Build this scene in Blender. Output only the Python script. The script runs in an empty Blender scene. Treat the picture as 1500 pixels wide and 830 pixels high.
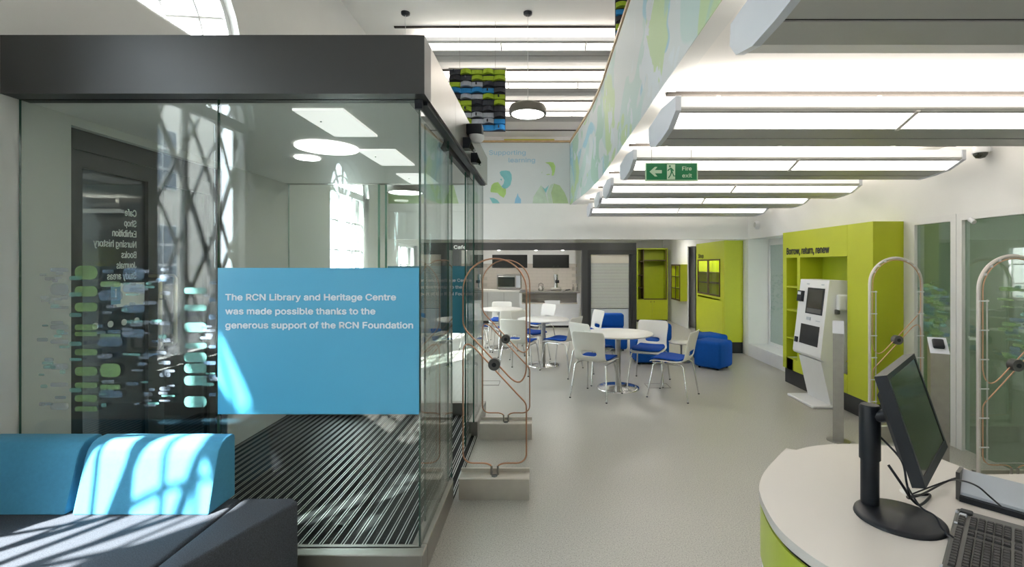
import bpy, bmesh, math, random
from mathutils import Vector, Matrix
random.seed(7)
PI = math.pi
sc = bpy.context.scene
COL = sc.collection

# ------------------------------------------------------------------ camera, sky, sun, exposure
cam_d = bpy.data.cameras.new('camera'); cam = bpy.data.objects.new('camera', cam_d); COL.objects.link(cam)
cam.location = (0, 0, 1.6); cam.rotation_euler = (PI/2, 0, 0)
cam_d.lens = 16.8; cam_d.sensor_width = 36.0; cam_d.sensor_fit = 'HORIZONTAL'
cam_d.shift_x = -44/1500; cam_d.shift_y = -28/1500
cam_d.clip_start = 0.02; cam_d.clip_end = 300
sc.camera = cam
sc.view_settings.view_transform = 'Standard'; sc.view_settings.look = 'None'
sc.view_settings.gamma = 1.0; sc.view_settings.use_curve_mapping = False
sc.view_settings.exposure = 0.56
sc.cycles.max_bounces = 10; sc.cycles.diffuse_bounces = 5; sc.cycles.glossy_bounces = 5
sc.cycles.transparent_max_bounces = 24; sc.cycles.transmission_bounces = 8
sc.cycles.use_denoising = True
sc.cycles.sample_clamp_indirect = 6.0
sc.cycles.caustics_reflective = False; sc.cycles.caustics_refractive = False
w = bpy.data.worlds.new('sky'); sc.world = w; w.use_nodes = True
bgn = w.node_tree.nodes['Background']; bgn.inputs[0].default_value = (0.87, 0.93, 1.0, 1); bgn.inputs[1].default_value = 16.0
SUN_DIR = Vector((1.1, 1.36, -1.9)).normalized()
sd = bpy.data.lights.new('sun', 'SUN'); sd.energy = 36.0; sd.angle = math.radians(0.9); sd.color = (1.0, 0.97, 0.93)
sun = bpy.data.objects.new('sun', sd); COL.objects.link(sun)
sun.location = (-12, -12, 16); sun.rotation_euler = SUN_DIR.to_track_quat('-Z', 'Y').to_euler()
LENS_E, UP_E, PEND_E = 2.5, 7.5, 6.0

# ------------------------------------------------------------------ materials
def _m(name):
    m = bpy.data.materials.new(name); m.use_nodes = True
    return m, m.node_tree, m.node_tree.nodes['Principled BSDF']
def mat(name, col, rough=0.5, metal=0.0, var=0.0, scale=8.0, bump=0.0, bscale=60.0, spec=None, coat=0.0, sheen=0.0):
    m, nt, p = _m(name)
    p.inputs['Base Color'].default_value = (*col, 1); p.inputs['Roughness'].default_value = rough
    p.inputs['Metallic'].default_value = metal
    if spec is not None: p.inputs['Specular IOR Level'].default_value = spec
    if coat: p.inputs['Coat Weight'].default_value = coat; p.inputs['Coat Roughness'].default_value = 0.1
    if sheen: p.inputs['Sheen Weight'].default_value = sheen
    if var or bump:
        tc = nt.nodes.new('ShaderNodeTexCoord')
        if var:
            n = nt.nodes.new('ShaderNodeTexNoise'); n.inputs['Scale'].default_value = scale; n.inputs['Detail'].default_value = 4
            nt.links.new(tc.outputs['Object'], n.inputs['Vector'])
            r = nt.nodes.new('ShaderNodeMapRange'); r.inputs[1].default_value = .3; r.inputs[2].default_value = .7
            r.inputs[3].default_value = 1-var; r.inputs[4].default_value = 1+var
            nt.links.new(n.outputs[0], r.inputs[0])
            v = nt.nodes.new('ShaderNodeVectorMath'); v.operation = 'SCALE'; v.inputs[0].default_value = col
            nt.links.new(r.outputs[0], v.inputs['Scale']); nt.links.new(v.outputs[0], p.inputs['Base Color'])
        if bump:
            n = nt.nodes.new('ShaderNodeTexNoise'); n.inputs['Scale'].default_value = bscale; n.inputs['Detail'].default_value = 3
            nt.links.new(tc.outputs['Object'], n.inputs['Vector'])
            b = nt.nodes.new('ShaderNodeBump'); b.inputs['Strength'].default_value = bump; b.inputs['Distance'].default_value = .004
            nt.links.new(n.outputs[0], b.inputs['Height']); nt.links.new(b.outputs[0], p.inputs['Normal'])
    return m
def emis(name, col, s):
    m, nt, p = _m(name)
    p.inputs['Base Color'].default_value = (.8, .8, .8, 1)
    p.inputs['Emission Color'].default_value = (*col, 1); p.inputs['Emission Strength'].default_value = s
    return m
def glass(name, tint, ior=1.5, rough=0.0):
    m = bpy.data.materials.new(name); m.use_nodes = True; nt = m.node_tree
    for n in list(nt.nodes): nt.nodes.remove(n)
    o = nt.nodes.new('ShaderNodeOutputMaterial'); mx = nt.nodes.new('ShaderNodeMixShader')
    t = nt.nodes.new('ShaderNodeBsdfTransparent'); t.inputs[0].default_value = (*tint, 1)
    g = nt.nodes.new('ShaderNodeBsdfGlossy'); g.inputs['Roughness'].default_value = rough
    f = nt.nodes.new('ShaderNodeFresnel'); ge = nt.nodes.new('ShaderNodeNewGeometry')
    ri = nt.nodes.new('ShaderNodeMapRange'); ri.inputs[3].default_value = ior; ri.inputs[4].default_value = 1/ior   # thin pane: same reflectance from both faces
    nt.links.new(ge.outputs['Backfacing'], ri.inputs[0]); nt.links.new(ri.outputs[0], f.inputs[0])
    nt.links.new(f.outputs[0], mx.inputs[0]); nt.links.new(t.outputs[0], mx.inputs[1]); nt.links.new(g.outputs[0], mx.inputs[2])
    nt.links.new(mx.outputs[0], o.inputs[0])
    return m
def film(name, col, alpha, rough=.4):           # translucent vinyl stuck on the glass
    m = bpy.data.materials.new(name); m.use_nodes = True; nt = m.node_tree
    p = nt.nodes['Principled BSDF']; p.inputs['Base Color'].default_value = (*col, 1); p.inputs['Roughness'].default_value = rough
    p.inputs['Alpha'].default_value = alpha
    return m
M = {}
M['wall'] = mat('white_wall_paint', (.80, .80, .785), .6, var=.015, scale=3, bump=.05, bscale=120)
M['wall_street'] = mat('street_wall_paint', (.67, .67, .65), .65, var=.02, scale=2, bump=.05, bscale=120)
M['ceil'] = mat('white_ceiling_paint', (.86, .845, .82), .65, var=.01, scale=2)
M['trimw'] = mat('white_gloss_trim', (.78, .78, .77), .35, var=.01)
M['plinthw'] = mat('white_plinth', (.76, .77, .80), .4, var=.02)
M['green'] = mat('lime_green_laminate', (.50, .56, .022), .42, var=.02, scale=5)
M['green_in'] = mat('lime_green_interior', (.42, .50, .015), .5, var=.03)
M['brown'] = mat('brown_window_frame', (.09, .055, .02), .45, var=.05)
M['black'] = mat('black_plinth', (.018, .019, .021), .4, var=.05)
M['char'] = mat('charcoal_cladding', (.040, .041, .042), .42, .0, var=.04, scale=1.2)
M['charm'] = mat('bronze_grey_metal', (.30, .285, .26), .33, .85, var=.06, scale=3)
M['steel'] = mat('brushed_steel', (.38, .365, .34), .34, 1.0, var=.05, scale=20)
M['gsteel'] = mat('satin_gate_steel', (.60, .57, .52), .36, .85, var=.04, scale=12)
M['rod2'] = mat('bright_copper_rod', (.66, .40, .26), .35, .6)
M['jointg'] = mat('ceiling_joint_grey', (.06, .055, .05), .8, spec=.1)
M['chrome'] = mat('chrome', (.72, .72, .72), .12, 1.0, var=.01)
M['copper'] = mat('copper_rod', (.50, .27, .17), .3, .9, var=.05)
M['pearl'] = mat('pearl_grey_tube', (.72, .67, .64), .35, .35, var=.03)
M['shell'] = mat('white_plastic_shell', (.87, .855, .80), .35, var=.01)
M['bluef'] = mat('royal_blue_fabric', (.006, .065, .36), .85, var=.06, scale=40, bump=.3, bscale=300, spec=.25)
M['poufb'] = mat('blue_pouf_fabric', (.002, .075, .36), .8, var=.05, scale=30, bump=.3, bscale=300, spec=.25)
M['sofab'] = mat('turquoise_blue_fabric', (.065, .31, .50), .85, var=.04, scale=60, bump=.4, bscale=400, sheen=.1)
M['sofag'] = mat('dark_grey_wool', (.062, .068, .084), .95, var=.35, scale=220, bump=.5, bscale=350)
M['tabletop'] = mat('white_laminate', (.80, .79, .76), .35, var=.01)
M['desk'] = mat('white_desk_laminate', (.62, .59, .56), .38, var=.01, scale=2)
M['deskg'] = mat('lime_desk_band', (.42, .50, .05), .3, var=.02)
M['blackp'] = mat('black_plastic', (.013, .016, .022), .42, var=.05, scale=20, spec=.3)
M['keyg'] = mat('dark_grey_plastic', (.10, .10, .098), .45, var=.05)
M['keyk'] = mat('black_keycap', (.018, .018, .02), .5, var=.05)
M['screen'] = mat('black_lcd_screen', (.02, .022, .012), .09, spec=.9)
M['greyp'] = mat('pale_grey_plastic', (.52, .56, .62), .35, var=.02)
M['whitep'] = mat('white_plastic', (.80, .81, .83), .32, var=.01)
M['txt'] = mat('pale_lettering', (.74, .80, .86), .5)
M['txtw'] = mat('white_lettering', (.90, .91, .92), .5)
M['txtd'] = mat('dark_lettering', (.02, .025, .012), .5)
M['txtb'] = mat('blue_lettering', (.30, .52, .66), .6)
M['txtg'] = mat('white_glass_lettering', (.88, .90, .88), .6)
M['sign'] = mat('sky_blue_sign_vinyl', (.065, .35, .56), .38, var=.015, scale=1.5)
M['signback'] = mat('teal_blue_sign_vinyl', (.04, .25, .36), .4, var=.02, scale=1.5)
M['rail'] = mat('pale_oak_rail', (.50, .34, .18), .4, var=.12, scale=14)
M['matd'] = mat('black_mat_fibre', (.007, .008, .009), .95, var=.4, scale=150, bump=.5, bscale=300)
M['alu'] = mat('aluminium_strip', (.62, .63, .62), .4, .75, var=.03)
M['fixw'] = mat('white_beam_housing', (.84, .82, .79), .5, var=.01)
M['fixg'] = mat('grey_perforated_beam', (.50, .50, .485), .45, .3, var=.02)
M['fixcap'] = mat('pale_end_cap', (.66, .69, .75), .4, var=.01)
M['fixdark'] = mat('dark_slot', (.02, .02, .02), .7)
M['lens'] = emis('lit_lens', (1, .95, .89), LENS_E)
M['up'] = emis('uplight_strip', (1, .935, .86), UP_E)
M['pend'] = emis('lit_diffuser', (1, .98, .95), PEND_E)
M['lobbyl'] = emis('lit_ceiling_disc', (1, .98, .94), .55)
M['cafe_fill'] = emis('cafe_fill_panel', (1, .96, .9), 13.0)
M['disc'] = emis('glowing_round_disc', (1, .98, .94), 1.5)
M['house_glow'] = emis('glowing_white_panel', (1, .97, .93), .32)
M['led'] = emis('led_strip', (1, .97, .9), 30.0)
M['pendm'] = mat('grey_brown_pendant', (.17, .155, .13), .4, .3, var=.03)
M['glass'] = glass('clear_green_tinted_glass', (.945, .978, .965), 1.52)
M['glassw'] = glass('window_glass', (.95, .98, .98), 1.45)
M['glassd'] = glass('dark_tinted_door_glass', (.30, .33, .33), 1.5)
M['glassr'] = glass('grey_green_partition_glass', (.74, .82, .76), 1.95)
M['acr'] = glass('clear_acrylic', (.985, .985, .98), 1.18)
M['edge'] = mat('green_glass_edge', (.02, .085, .06), .15, spec=.8)
M['edgel'] = mat('light_green_glass_edge', (.16, .42, .32), .2, spec=.6)
M['frost'] = mat('frosted_glass', (.36, .44, .41), .35, var=.03, scale=30)
M['frostp'] = mat('frosted_pattern', (.30, .40, .36), .4, var=.05, scale=30)
M['fgreen'] = film('green_vinyl_film', (.26, .44, .17), .46)
M['fteal'] = film('teal_vinyl_film', (.20, .50, .46), .34)
M['fblue'] = film('blue_vinyl_film', (.16, .28, .42), .26)
M['fgrey'] = film('grey_vinyl_film', (.32, .38, .46), .24)
M['doorf'] = mat('dark_bronze_door_frame', (.035, .037, .035), .4, .3, var=.05)
M['brass'] = mat('brushed_brass', (.45, .40, .28), .3, .9)
M['tile'] = mat('cream_wall_tile', (.66, .61, .55), .2, var=.03, scale=2)
M['grout'] = mat('tile_grout', (.52, .48, .43), .7)
M['board'] = mat('black_menu_board', (.012, .013, .013), .35)
M['shut'] = mat('grey_shutter_slat', (.60, .61, .60), .4, .3, var=.02)
M['firegreen'] = mat('fire_sign_green', (.012, .20, .075), .4)
M['fireglow'] = mat('pale_green_pictogram', (.62, .78, .60), .5)
M['facade'] = mat('pale_stone', (.50, .47, .42), .8, var=.1, scale=1.5, bump=.3, bscale=10)
M['facwin'] = mat('street_window_glass', (.05, .07, .09), .1, spec=.8)
M['road'] = mat('asphalt', (.12, .12, .12), .9, var=.1, scale=20)
M['roomw'] = mat('grey_green_room_wall', (.50, .57, .44), .7, var=.03)
M['tlime'] = mat('lime_felt', (.36, .50, .03), .9, var=.08, scale=60)
M['tblue'] = mat('blue_felt', (.02, .21, .50), .9, var=.08, scale=60)
M['tchar'] = mat('charcoal_felt', (.045, .047, .06), .9, var=.1, scale=60)
M['tgrey'] = mat('light_grey_felt', (.42, .44, .50), .9, var=.06, scale=60)
M['yell'] = mat('yellow_green_panel', (.52, .48, .02), .5)
# speckled floor
def floor_mat():
    m, nt, p = _m('speckled_grey_vinyl_floor')
    tc = nt.nodes.new('ShaderNodeTexCoord')
    n = nt.nodes.new('ShaderNodeTexNoise'); n.inputs['Scale'].default_value = 130; n.inputs['Detail'].default_value = 2
    n2 = nt.nodes.new('ShaderNodeTexNoise'); n2.inputs['Scale'].default_value = 1.1; n2.inputs['Detail'].default_value = 3
    for x in (n, n2): nt.links.new(tc.outputs['Object'], x.inputs['Vector'])
    cr = nt.nodes.new('ShaderNodeValToRGB'); e = cr.color_ramp.elements
    e[0].position = .34; e[0].color = (.27, .265, .24, 1); e[1].position = .46; e[1].color = (.415, .405, .37, 1)
    k = e.new(.62); k.color = (.43, .42, .385, 1); k = e.new(.70); k.color = (.56, .55, .52, 1)
    nt.links.new(n.outputs[0], cr.inputs[0])
    r = nt.nodes.new('ShaderNodeMapRange'); r.inputs[1].default_value = .3; r.inputs[2].default_value = .7; r.inputs[3].default_value = .96; r.inputs[4].default_value = 1.04
    nt.links.new(n2.outputs[0], r.inputs[0])
    v = nt.nodes.new('ShaderNodeVectorMath'); v.operation = 'SCALE'
    nt.links.new(cr.outputs[0], v.inputs[0]); nt.links.new(r.outputs[0], v.inputs['Scale']); nt.links.new(v.outputs[0], p.inputs['Base Color'])
    r2 = nt.nodes.new('ShaderNodeMapRange'); r2.inputs[3].default_value = .26; r2.inputs[4].default_value = .42
    nt.links.new(n2.outputs[0], r2.inputs[0]); nt.links.new(r2.outputs[0], p.inputs['Roughness'])
    return m
M['floor'] = floor_mat()
def mural_mat():                                  # printed wash of overlapping colour shapes
    m, nt, p = _m('printed_mural_wash')
    p.inputs['Roughness'].default_value = .5
    tc = nt.nodes.new('ShaderNodeTexCoord')
    def layer(prev, scale, seed, lo, col, det=2.5, dist=.6, sy=1.0):
        mp = nt.nodes.new('ShaderNodeMapping'); mp.inputs['Location'].default_value = (seed, seed*1.7, seed*.6); mp.inputs['Scale'].default_value = (.2, sy, 1)
        nt.links.new(tc.outputs['Object'], mp.inputs[0])
        n = nt.nodes.new('ShaderNodeTexNoise'); n.inputs['Scale'].default_value = scale; n.inputs['Detail'].default_value = det; n.inputs['Distortion'].default_value = dist
        nt.links.new(mp.outputs[0], n.inputs['Vector'])
        r = nt.nodes.new('ShaderNodeMapRange'); r.inputs[1].default_value = lo; r.inputs[2].default_value = lo+.012
        nt.links.new(n.outputs[0], r.inputs[0])
        mx = nt.nodes.new('ShaderNodeMix'); mx.data_type = 'RGBA'; mx.inputs[7].default_value = (*col, 1)
        nt.links.new(r.outputs[0], mx.inputs[0])
        if prev is None: mx.inputs[6].default_value = (.58, .63, .645, 1)
        else: nt.links.new(prev, mx.inputs[6])
        return mx.outputs[2]
    o = layer(None, .9, 3.1, .53, (.46, .60, .58), sy=.8)
    o = layer(o, .8, 9.4, .54, (.30, .53, .63), sy=.8)
    o = layer(o, 1.1, 21.7, .56, (.45, .60, .33), sy=.9)
    o = layer(o, 1.2, 33.3, .60, (.36, .55, .46), sy=.8)
    o = layer(o, 2.6, 41.9, .60, (.60, .66, .70), det=4, sy=1.2)
    nt.links.new(o, p.inputs['Base Color'])
    return m
M['mural'] = mural_mat()
M['muralbg'] = mat('mural_ground', (.63, .665, .67), .5, var=.01)
M['mteal'] = mat('print_teal', (.20, .50, .52), .5, var=.08, scale=6)
M['mgreen'] = mat('print_green', (.38, .58, .18), .5, var=.12, scale=6)
M['mpale'] = mat('print_pale_green', (.50, .62, .50), .5, var=.08, scale=10)
M['mblue'] = mat('print_blue', (.24, .48, .66), .5, var=.08, scale=6)
M['molive'] = mat('print_olive', (.42, .55, .30), .5, var=.1, scale=8)

# ------------------------------------------------------------------ helpers
class B:                                          # collects geometry for ONE mesh object
    def __init__(s): s.v = []; s.f = []; s.mi = []; s.sm = []
    def add(s, vs, fs, mi=0, smooth=False):
        o = len(s.v); s.v += [tuple(x) for x in vs]
        for f in fs: s.f.append([i+o for i in f]); s.mi.append(mi); s.sm.append(smooth)
        return s
    def box(s, x0, x1, y0, y1, z0, z1, mi=0):
        v = [(x, y, z) for x in (x0, x1) for y in (y0, y1) for z in (z0, z1)]
        return s.add(v, [(0,1,3,2), (4,6,7,5), (0,4,5,1), (2,3,7,6), (0,2,6,4), (1,5,7,3)], mi)
    def bbox(s, x0, x1, y0, y1, z0, z1, r=.01, seg=2, mi=0, smooth=True):
        bm = bmesh.new(); bmesh.ops.create_cube(bm, size=1)
        for v in bm.verts:
            v.co = Vector(((x0+x1)/2+v.co.x*(x1-x0), (y0+y1)/2+v.co.y*(y1-y0), (z0+z1)/2+v.co.z*(z1-z0)))
        bmesh.ops.bevel(bm, geom=bm.edges[:], offset=r, segments=seg, affect='EDGES', profile=.5)
        s.addbm(bm, mi, smooth); bm.free(); return s
    def addbm(s, bm, mi=0, smooth=False):
        bm.verts.index_update()
        s.add([v.co[:] for v in bm.verts], [[v.index for v in f.verts] for f in bm.faces], mi, smooth)
    def prism(s, poly, axis, a, b, mi=0, smooth=False):   # polygon extruded along an axis; poly in the two other axes (cyclic order)
        def p3(u, v, t):
            return {'x': (t, u, v), 'y': (u, t, v), 'z': (u, v, t)}[axis]
        n = len(poly)
        vs = [p3(u, v, a) for u, v in poly]+[p3(u, v, b) for u, v in poly]
        fs = [(i, (i+1) % n, n+(i+1) % n, n+i) for i in range(n)]
        s.add(vs, fs, mi, smooth); s.add(vs, [list(range(n))[::-1], list(range(n, 2*n))], mi)
        return s
    def lathe(s, prof, c=(0,0,0), seg=24, mi=0, smooth=True, close=True):   # profile (r,z)
        n = len(prof); vs = []
        for k in range(seg):
            a = 2*PI*k/seg
            for r, z in prof: vs.append((c[0]+r*math.cos(a), c[1]+r*math.sin(a), c[2]+z))
        fs = []
        for k in range(seg):
            k2 = (k+1) % seg
            for i in range(n-1): fs.append((k*n+i, k2*n+i, k2*n+i+1, k*n+i+1))
        s.add(vs, fs, mi, smooth)
        if close:
            s.add(vs, [[k*n for k in range(seg)][::-1], [k*n+n-1 for k in range(seg)]], mi)
        return s
    def tube(s, pts, r, seg=8, mi=0, closed=False, r2=None):
        pts = [Vector(p) for p in pts]; n = len(pts); rings = []; up = None
        for i, p in enumerate(pts):
            if closed: d = pts[(i+1) % n]-pts[i-1]
            else: d = pts[min(i+1, n-1)]-pts[max(i-1, 0)]
            d.normalize()
            if up is None: up = Vector((0,0,1)) if abs(d.z) < .9 else Vector((1,0,0))
            a = d.cross(up).normalized(); up = a.cross(d).normalized()
            rr = r if r2 is None else r+(r2-r)*i/(n-1)
            rings.append([p+a*math.cos(2*PI*k/seg)*rr+up*math.sin(2*PI*k/seg)*rr for k in range(seg)])
        vs = [v for g in rings for v in g]; fs = []
        for i in range(n if closed else n-1):
            j = (i+1) % n
            for k in range(seg):
                k2 = (k+1) % seg; fs.append((i*seg+k, i*seg+k2, j*seg+k2, j*seg+k))
        s.add(vs, fs, mi, True)
        if not closed: s.add(vs, [list(range(seg))[::-1], [(n-1)*seg+k for k in range(seg)]], mi)
        return s
    def mesh(s, name, mats):
        me = bpy.data.meshes.new(name); me.from_pydata(s.v, [], s.f)
        for m in (mats if isinstance(mats, (list, tuple)) else [mats]): me.materials.append(M[m])
        for p, mi, sm in zip(me.polygons, s.mi, s.sm): p.material_index = mi; p.use_smooth = sm
        bm = bmesh.new(); bm.from_mesh(me); bmesh.ops.recalc_face_normals(bm, faces=bm.faces); bm.to_mesh(me); bm.free()
        return me
    def obj(s, name, mats, parent=None, loc=None, rot=None):
        o = bpy.data.objects.new(name, s.mesh(name, mats)); COL.objects.link(o)
        if parent: o.parent = parent
        if loc: o.location = loc
        if rot: o.rotation_euler = rot
        return o
def tag(o, label=None, cat=None, group=None, kind=None):
    if label: o['label'] = label
    if cat: o['category'] = cat
    if group: o['group'] = group
    if kind: o['kind'] = kind
    return o
def thing(name, label, cat, loc=(0,0,0), rz=0, group=None):
    o = bpy.data.objects.new(name, None); COL.objects.link(o); o.empty_display_size = .1
    o.location = loc; o.rotation_euler = (0,0,rz); return tag(o, label, cat, group)
def struct(o, label=None, cat=None): return tag(o, label, cat, kind='structure')
def copy_tree(o, parent=None):
    c = o.copy(); COL.objects.link(c); c.parent = parent
    for ch in list(o.children): copy_tree(ch, c)
    return c
def arc(cx, cy, r, a0, a1, n): return [(cx+r*math.cos(a0+(a1-a0)*i/n), cy+r*math.sin(a0+(a1-a0)*i/n)) for i in range(n+1)]
def sans():                                       # Blender's own bundled sans serif, else its built-in font
    try: return bpy.data.fonts.load(bpy.utils.system_resource('DATAFILES', path='fonts')+'/Inter.woff2')
    except Exception: return None
FONT = sans()
def text(s, width, size, name, m, parent=None, mtx=None, bold=.018, extrude=.001, sx=None):
    cu = bpy.data.curves.new('lettering', 'FONT'); cu.body = s; cu.size = size
    if FONT: cu.font = FONT
    cu.extrude = extrude; cu.offset = 0
    cu.resolution_u = 3
    t = bpy.data.objects.new('t', cu); COL.objects.link(t)
    dg = bpy.context.evaluated_depsgraph_get(); me = bpy.data.meshes.new_from_object(t.evaluated_get(dg))
    bpy.data.objects.remove(t); bpy.data.curves.remove(cu)
    xs = [v.co.x for v in me.vertices]; k = (width/(max(xs)-min(xs))) if width else 1; x0 = min(xs)
    for v in me.vertices: v.co.x = (v.co.x-x0)*k
    b = B(); q = bold*size*.75                     # the stroke is thickened by overlaid shifted copies
    for i, (dx, dy) in enumerate(((0, 0), (q, 0), (-q, 0), (0, q), (0, -q)) if bold else ((0, 0),)):
        b.add([(v.co.x+dx, v.co.y+dy, v.co.z+i*.00025) for v in me.vertices], [list(p.vertices) for p in me.polygons])
    bpy.data.meshes.remove(me); me = b.mesh(name, m)
    o = bpy.data.objects.new(name, me); COL.objects.link(o)
    if parent: o.parent = parent
    if mtx: o.matrix_basis = mtx
    return o
def face_cam(x, y, z): return Matrix.Translation((x, y, z)) @ Matrix(((1,0,0,0), (0,0,-1,0), (0,1,0,0), (0,0,0,1)))     # reads towards -Y
def face_left(x, y, z): return Matrix.Translation((x, y, z)) @ Matrix(((0,0,-1,0), (-1,0,0,0), (0,1,0,0), (0,0,0,1)))   # reads towards -X
def link_text_join(lines, name, m, parent, bold=.018):   # several lines joined into one lettering mesh; lines: (str, width, size, matrix)
    b = B()
    for s, wd, sz, mt in lines:
        o = text(s, wd, sz, 'l', m, None, mt, bold)
        me = o.data; b.add([mt @ v.co for v in me.vertices], [list(p.vertices) for p in me.polygons])
        bpy.data.objects.remove(o); bpy.data.meshes.remove(me)
    return b.obj(name, m, parent)
def pane(b, x0, x1, y0, y1, z0, z1, edge_axis_faces=True):
    b.box(x0, x1, y0, y1, z0, z1, 0)
    # narrow faces get the green edge material
    d = [x1-x0, y1-y0, z1-z0]; t = min(range(3), key=lambda i: d[i])
    ax = [0, 0, 1, 1, 2, 2]
    for i in range(6):
        if ax[i] != t: b.mi[-6+i] = 1
    return b

# ------------------------------------------------------------------ dimensions
XL, XR = -2.70, 3.62
ZU, ZC, ZS = 5.14, 2.65, 2.04           # upper ceiling, lower ceiling, soffit over doors and cafe
YB, YE, YN = 8.40, 14.3, -3.2           # balcony wall, far wall, wall behind the camera
XB = .71
bal_path = [(XB, YN), (XB, 5.6), (.70, 6.0), (.675, 6.5), (.635, 7.0), (.585, 7.5), (.53, 8.0), (.49, 8.4)]

# ------------------------------------------------------------------ structure
struct(B().box(-3.0, 5.4, YN-.2, YE+.2, -.12, 0).obj('floor', 'floor'))
# ceilings
struct(B().box(-3.0, 6.0, YN-.2, YE+.2, ZU, ZU+.15).obj('ceiling', 'ceil'), 'white upper ceiling above the double-height hall', 'ceiling')
lc = B(); pl = [(x, y) for x, y in bal_path if y < YB]+[(.49, YB), (XR+.4, YB), (XR+.4, YN)]
lc.prism([(x+.02 if i < len(bal_path)-1 else x, y) for i, (x, y) in enumerate(pl)], 'z', ZC, ZC+.10)
struct(lc.obj('ceiling', 'ceil'), 'white lower ceiling under the balcony on the right', 'ceiling')
struct(B().box(-2.7, XR+.9, YB+.15, YE, 2.36, 2.46).obj('ceiling', 'ceil'), 'white ceiling over the cafe', 'ceiling')
# left (street) wall with openings: (y0,y1,z0,zspring,arch)
openings = [(.43, 1.57, .85, 2.86, True), (-2.4, -1.15, .85, 2.45, True), (2.74, 4.10, 0.0, 2.40, False), (2.38, 4.32, 3.35, 3.35, True),
            (6.10, 7.45, .55, 2.62, True), (9.0, 10.35, .85, 2.0, False)]
ys = {YN-.2, YE+.2}
for a, b_, z0, zs, ar in openings:
    ys |= {a, b_}
    if ar: ys |= {a+(b_-a)*(1-math.cos(PI*i/14))/2 for i in range(15)}
ys = sorted(ys)
def arch_z(o, y):
    a, b_, z0, zs, ar = o
    if not ar: return zs
    r = (b_-a)/2; d = y-(a+b_)/2
    return zs+math.sqrt(max(0, r*r-d*d))
wl = B()
for y0, y1 in zip(ys[:-1], ys[1:]):
    if y1-y0 < 1e-5: continue
    ym = (y0+y1)/2; hol = sorted([o for o in openings if o[0] < ym < o[1]], key=lambda o: o[2]); zb0 = zb1 = 0.0
    segs = []
    for o in hol:
        if o[2] > zb0+1e-4 or o[2] > zb1+1e-4: segs.append((zb0, zb1, o[2], o[2]))
        zb0, zb1 = arch_z(o, y0), arch_z(o, y1)
    segs.append((zb0, zb1, ZU, ZU))
    for a0, a1, c0, c1 in segs:
        v = [(x, y, z) for x in (XL-.22, XL) for y, z in ((y0, a0), (y1, a1), (y1, c1), (y0, c0))]
        wl.add(v, [(0,1,2,3), (4,7,6,5), (0,4,5,1), (2,6,7,3)])
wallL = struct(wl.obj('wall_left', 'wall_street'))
struct(B().box(XL-.2, 6, YN-.2, YN, 0, ZU).obj('wall_front', 'wall'))
# far walls
struct(B().box(XL, XR+1.6, YE, YE+.2, 0, 2.36).obj('wall_back', 'wall'), 'cream wall at the far end beyond the cafe', 'wall')
upw = struct(B().box(XL, 6, 13.25, 13.4, 2.65, ZU).obj('wall_back', 'ceil'), 'wall of the upper floor behind the balcony', 'wall')
B().box(-1.05, .34, 13.20, 13.25, 4.93, 5.06).obj('trim_panel', 'yell', upw)
struct(B().box(XL, 6.0, YB+.15, 13.25, 2.50, 2.60).obj('floor', 'floor'), 'upper floor slab behind the balcony', 'floor')
struct(B().box(XB+.10, 6.0, YN, YB+.15, 2.76, 2.84).obj('floor', 'floor'), 'upper floor slab over the right side', 'floor')
struct(B().box(5.9, 6.0, YN, 13.25, 2.84, ZU).obj('wall_right', 'wall'), 'wall of the upper floor on the right', 'wall')
# right wall: bulkhead above, openings below
wr = B()
wr.box(XR, XR+.14, YN, YE, ZS, ZC)
wr.box(XR, XR+.14, 4.70, 6.70, 0, ZS)
wr.box(XR, XR+.14, 8.46, 11.3, 0, ZS)
wr.box(XR, XR+.14, 12.9, YE, 0, ZS)
wr.box(XR+.22, XR+.3, 11.3, YE, 0, 2.36)
wr.box(XR, XR+.9, 11.2, 11.3, 0, ZS)
wr.box(XR, XR+.14, YN, -.6, 0, ZS)
struct(wr.obj('wall_right', 'wall'), 'white wall on the right above the cupboards', 'wall')
# niche with frosted window
nb = B(); nb.box(XR+.0, XR+.36, 8.38, 8.46, 0, ZS); nb.box(XR+.36, XR+.44, 6.6, 8.46, 0, ZS); nb.box(XR+.14, XR+.44, 6.6, 8.46, ZS, ZS+.05)
struct(nb.obj('wall_niche', 'wall'))
struct(B().box(XR, XR+.36, 6.72, 8.38, 0, .21).obj('trim_1', 'plinthw'))
wn = B(); fx = XR+.33
for a in (6.80, 8.31): wn.box(fx, fx+.03, a-.025, a+.025, .21, 1.98)
for z in (.235, 1.955): wn.box(fx, fx+.03, 6.80, 8.31, z-.025, z+.025)
w1 = struct(wn.obj('window_1', 'trimw'))
B().box(fx+.012, fx+.02, 6.82, 8.29, .25, 1.94).obj('pane', 'frost', w1)
fp = B()
for i in range(260):
    y = random.uniform(6.9, 8.22); z = random.uniform(.75, 1.42); fp.box(fx+.008, fx+.0119, y, y+random.uniform(.03, .08), z, z+random.uniform(.008, .02))
tag(fp.obj('frosted_pattern', 'frostp', w1), kind='stuff')
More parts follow.
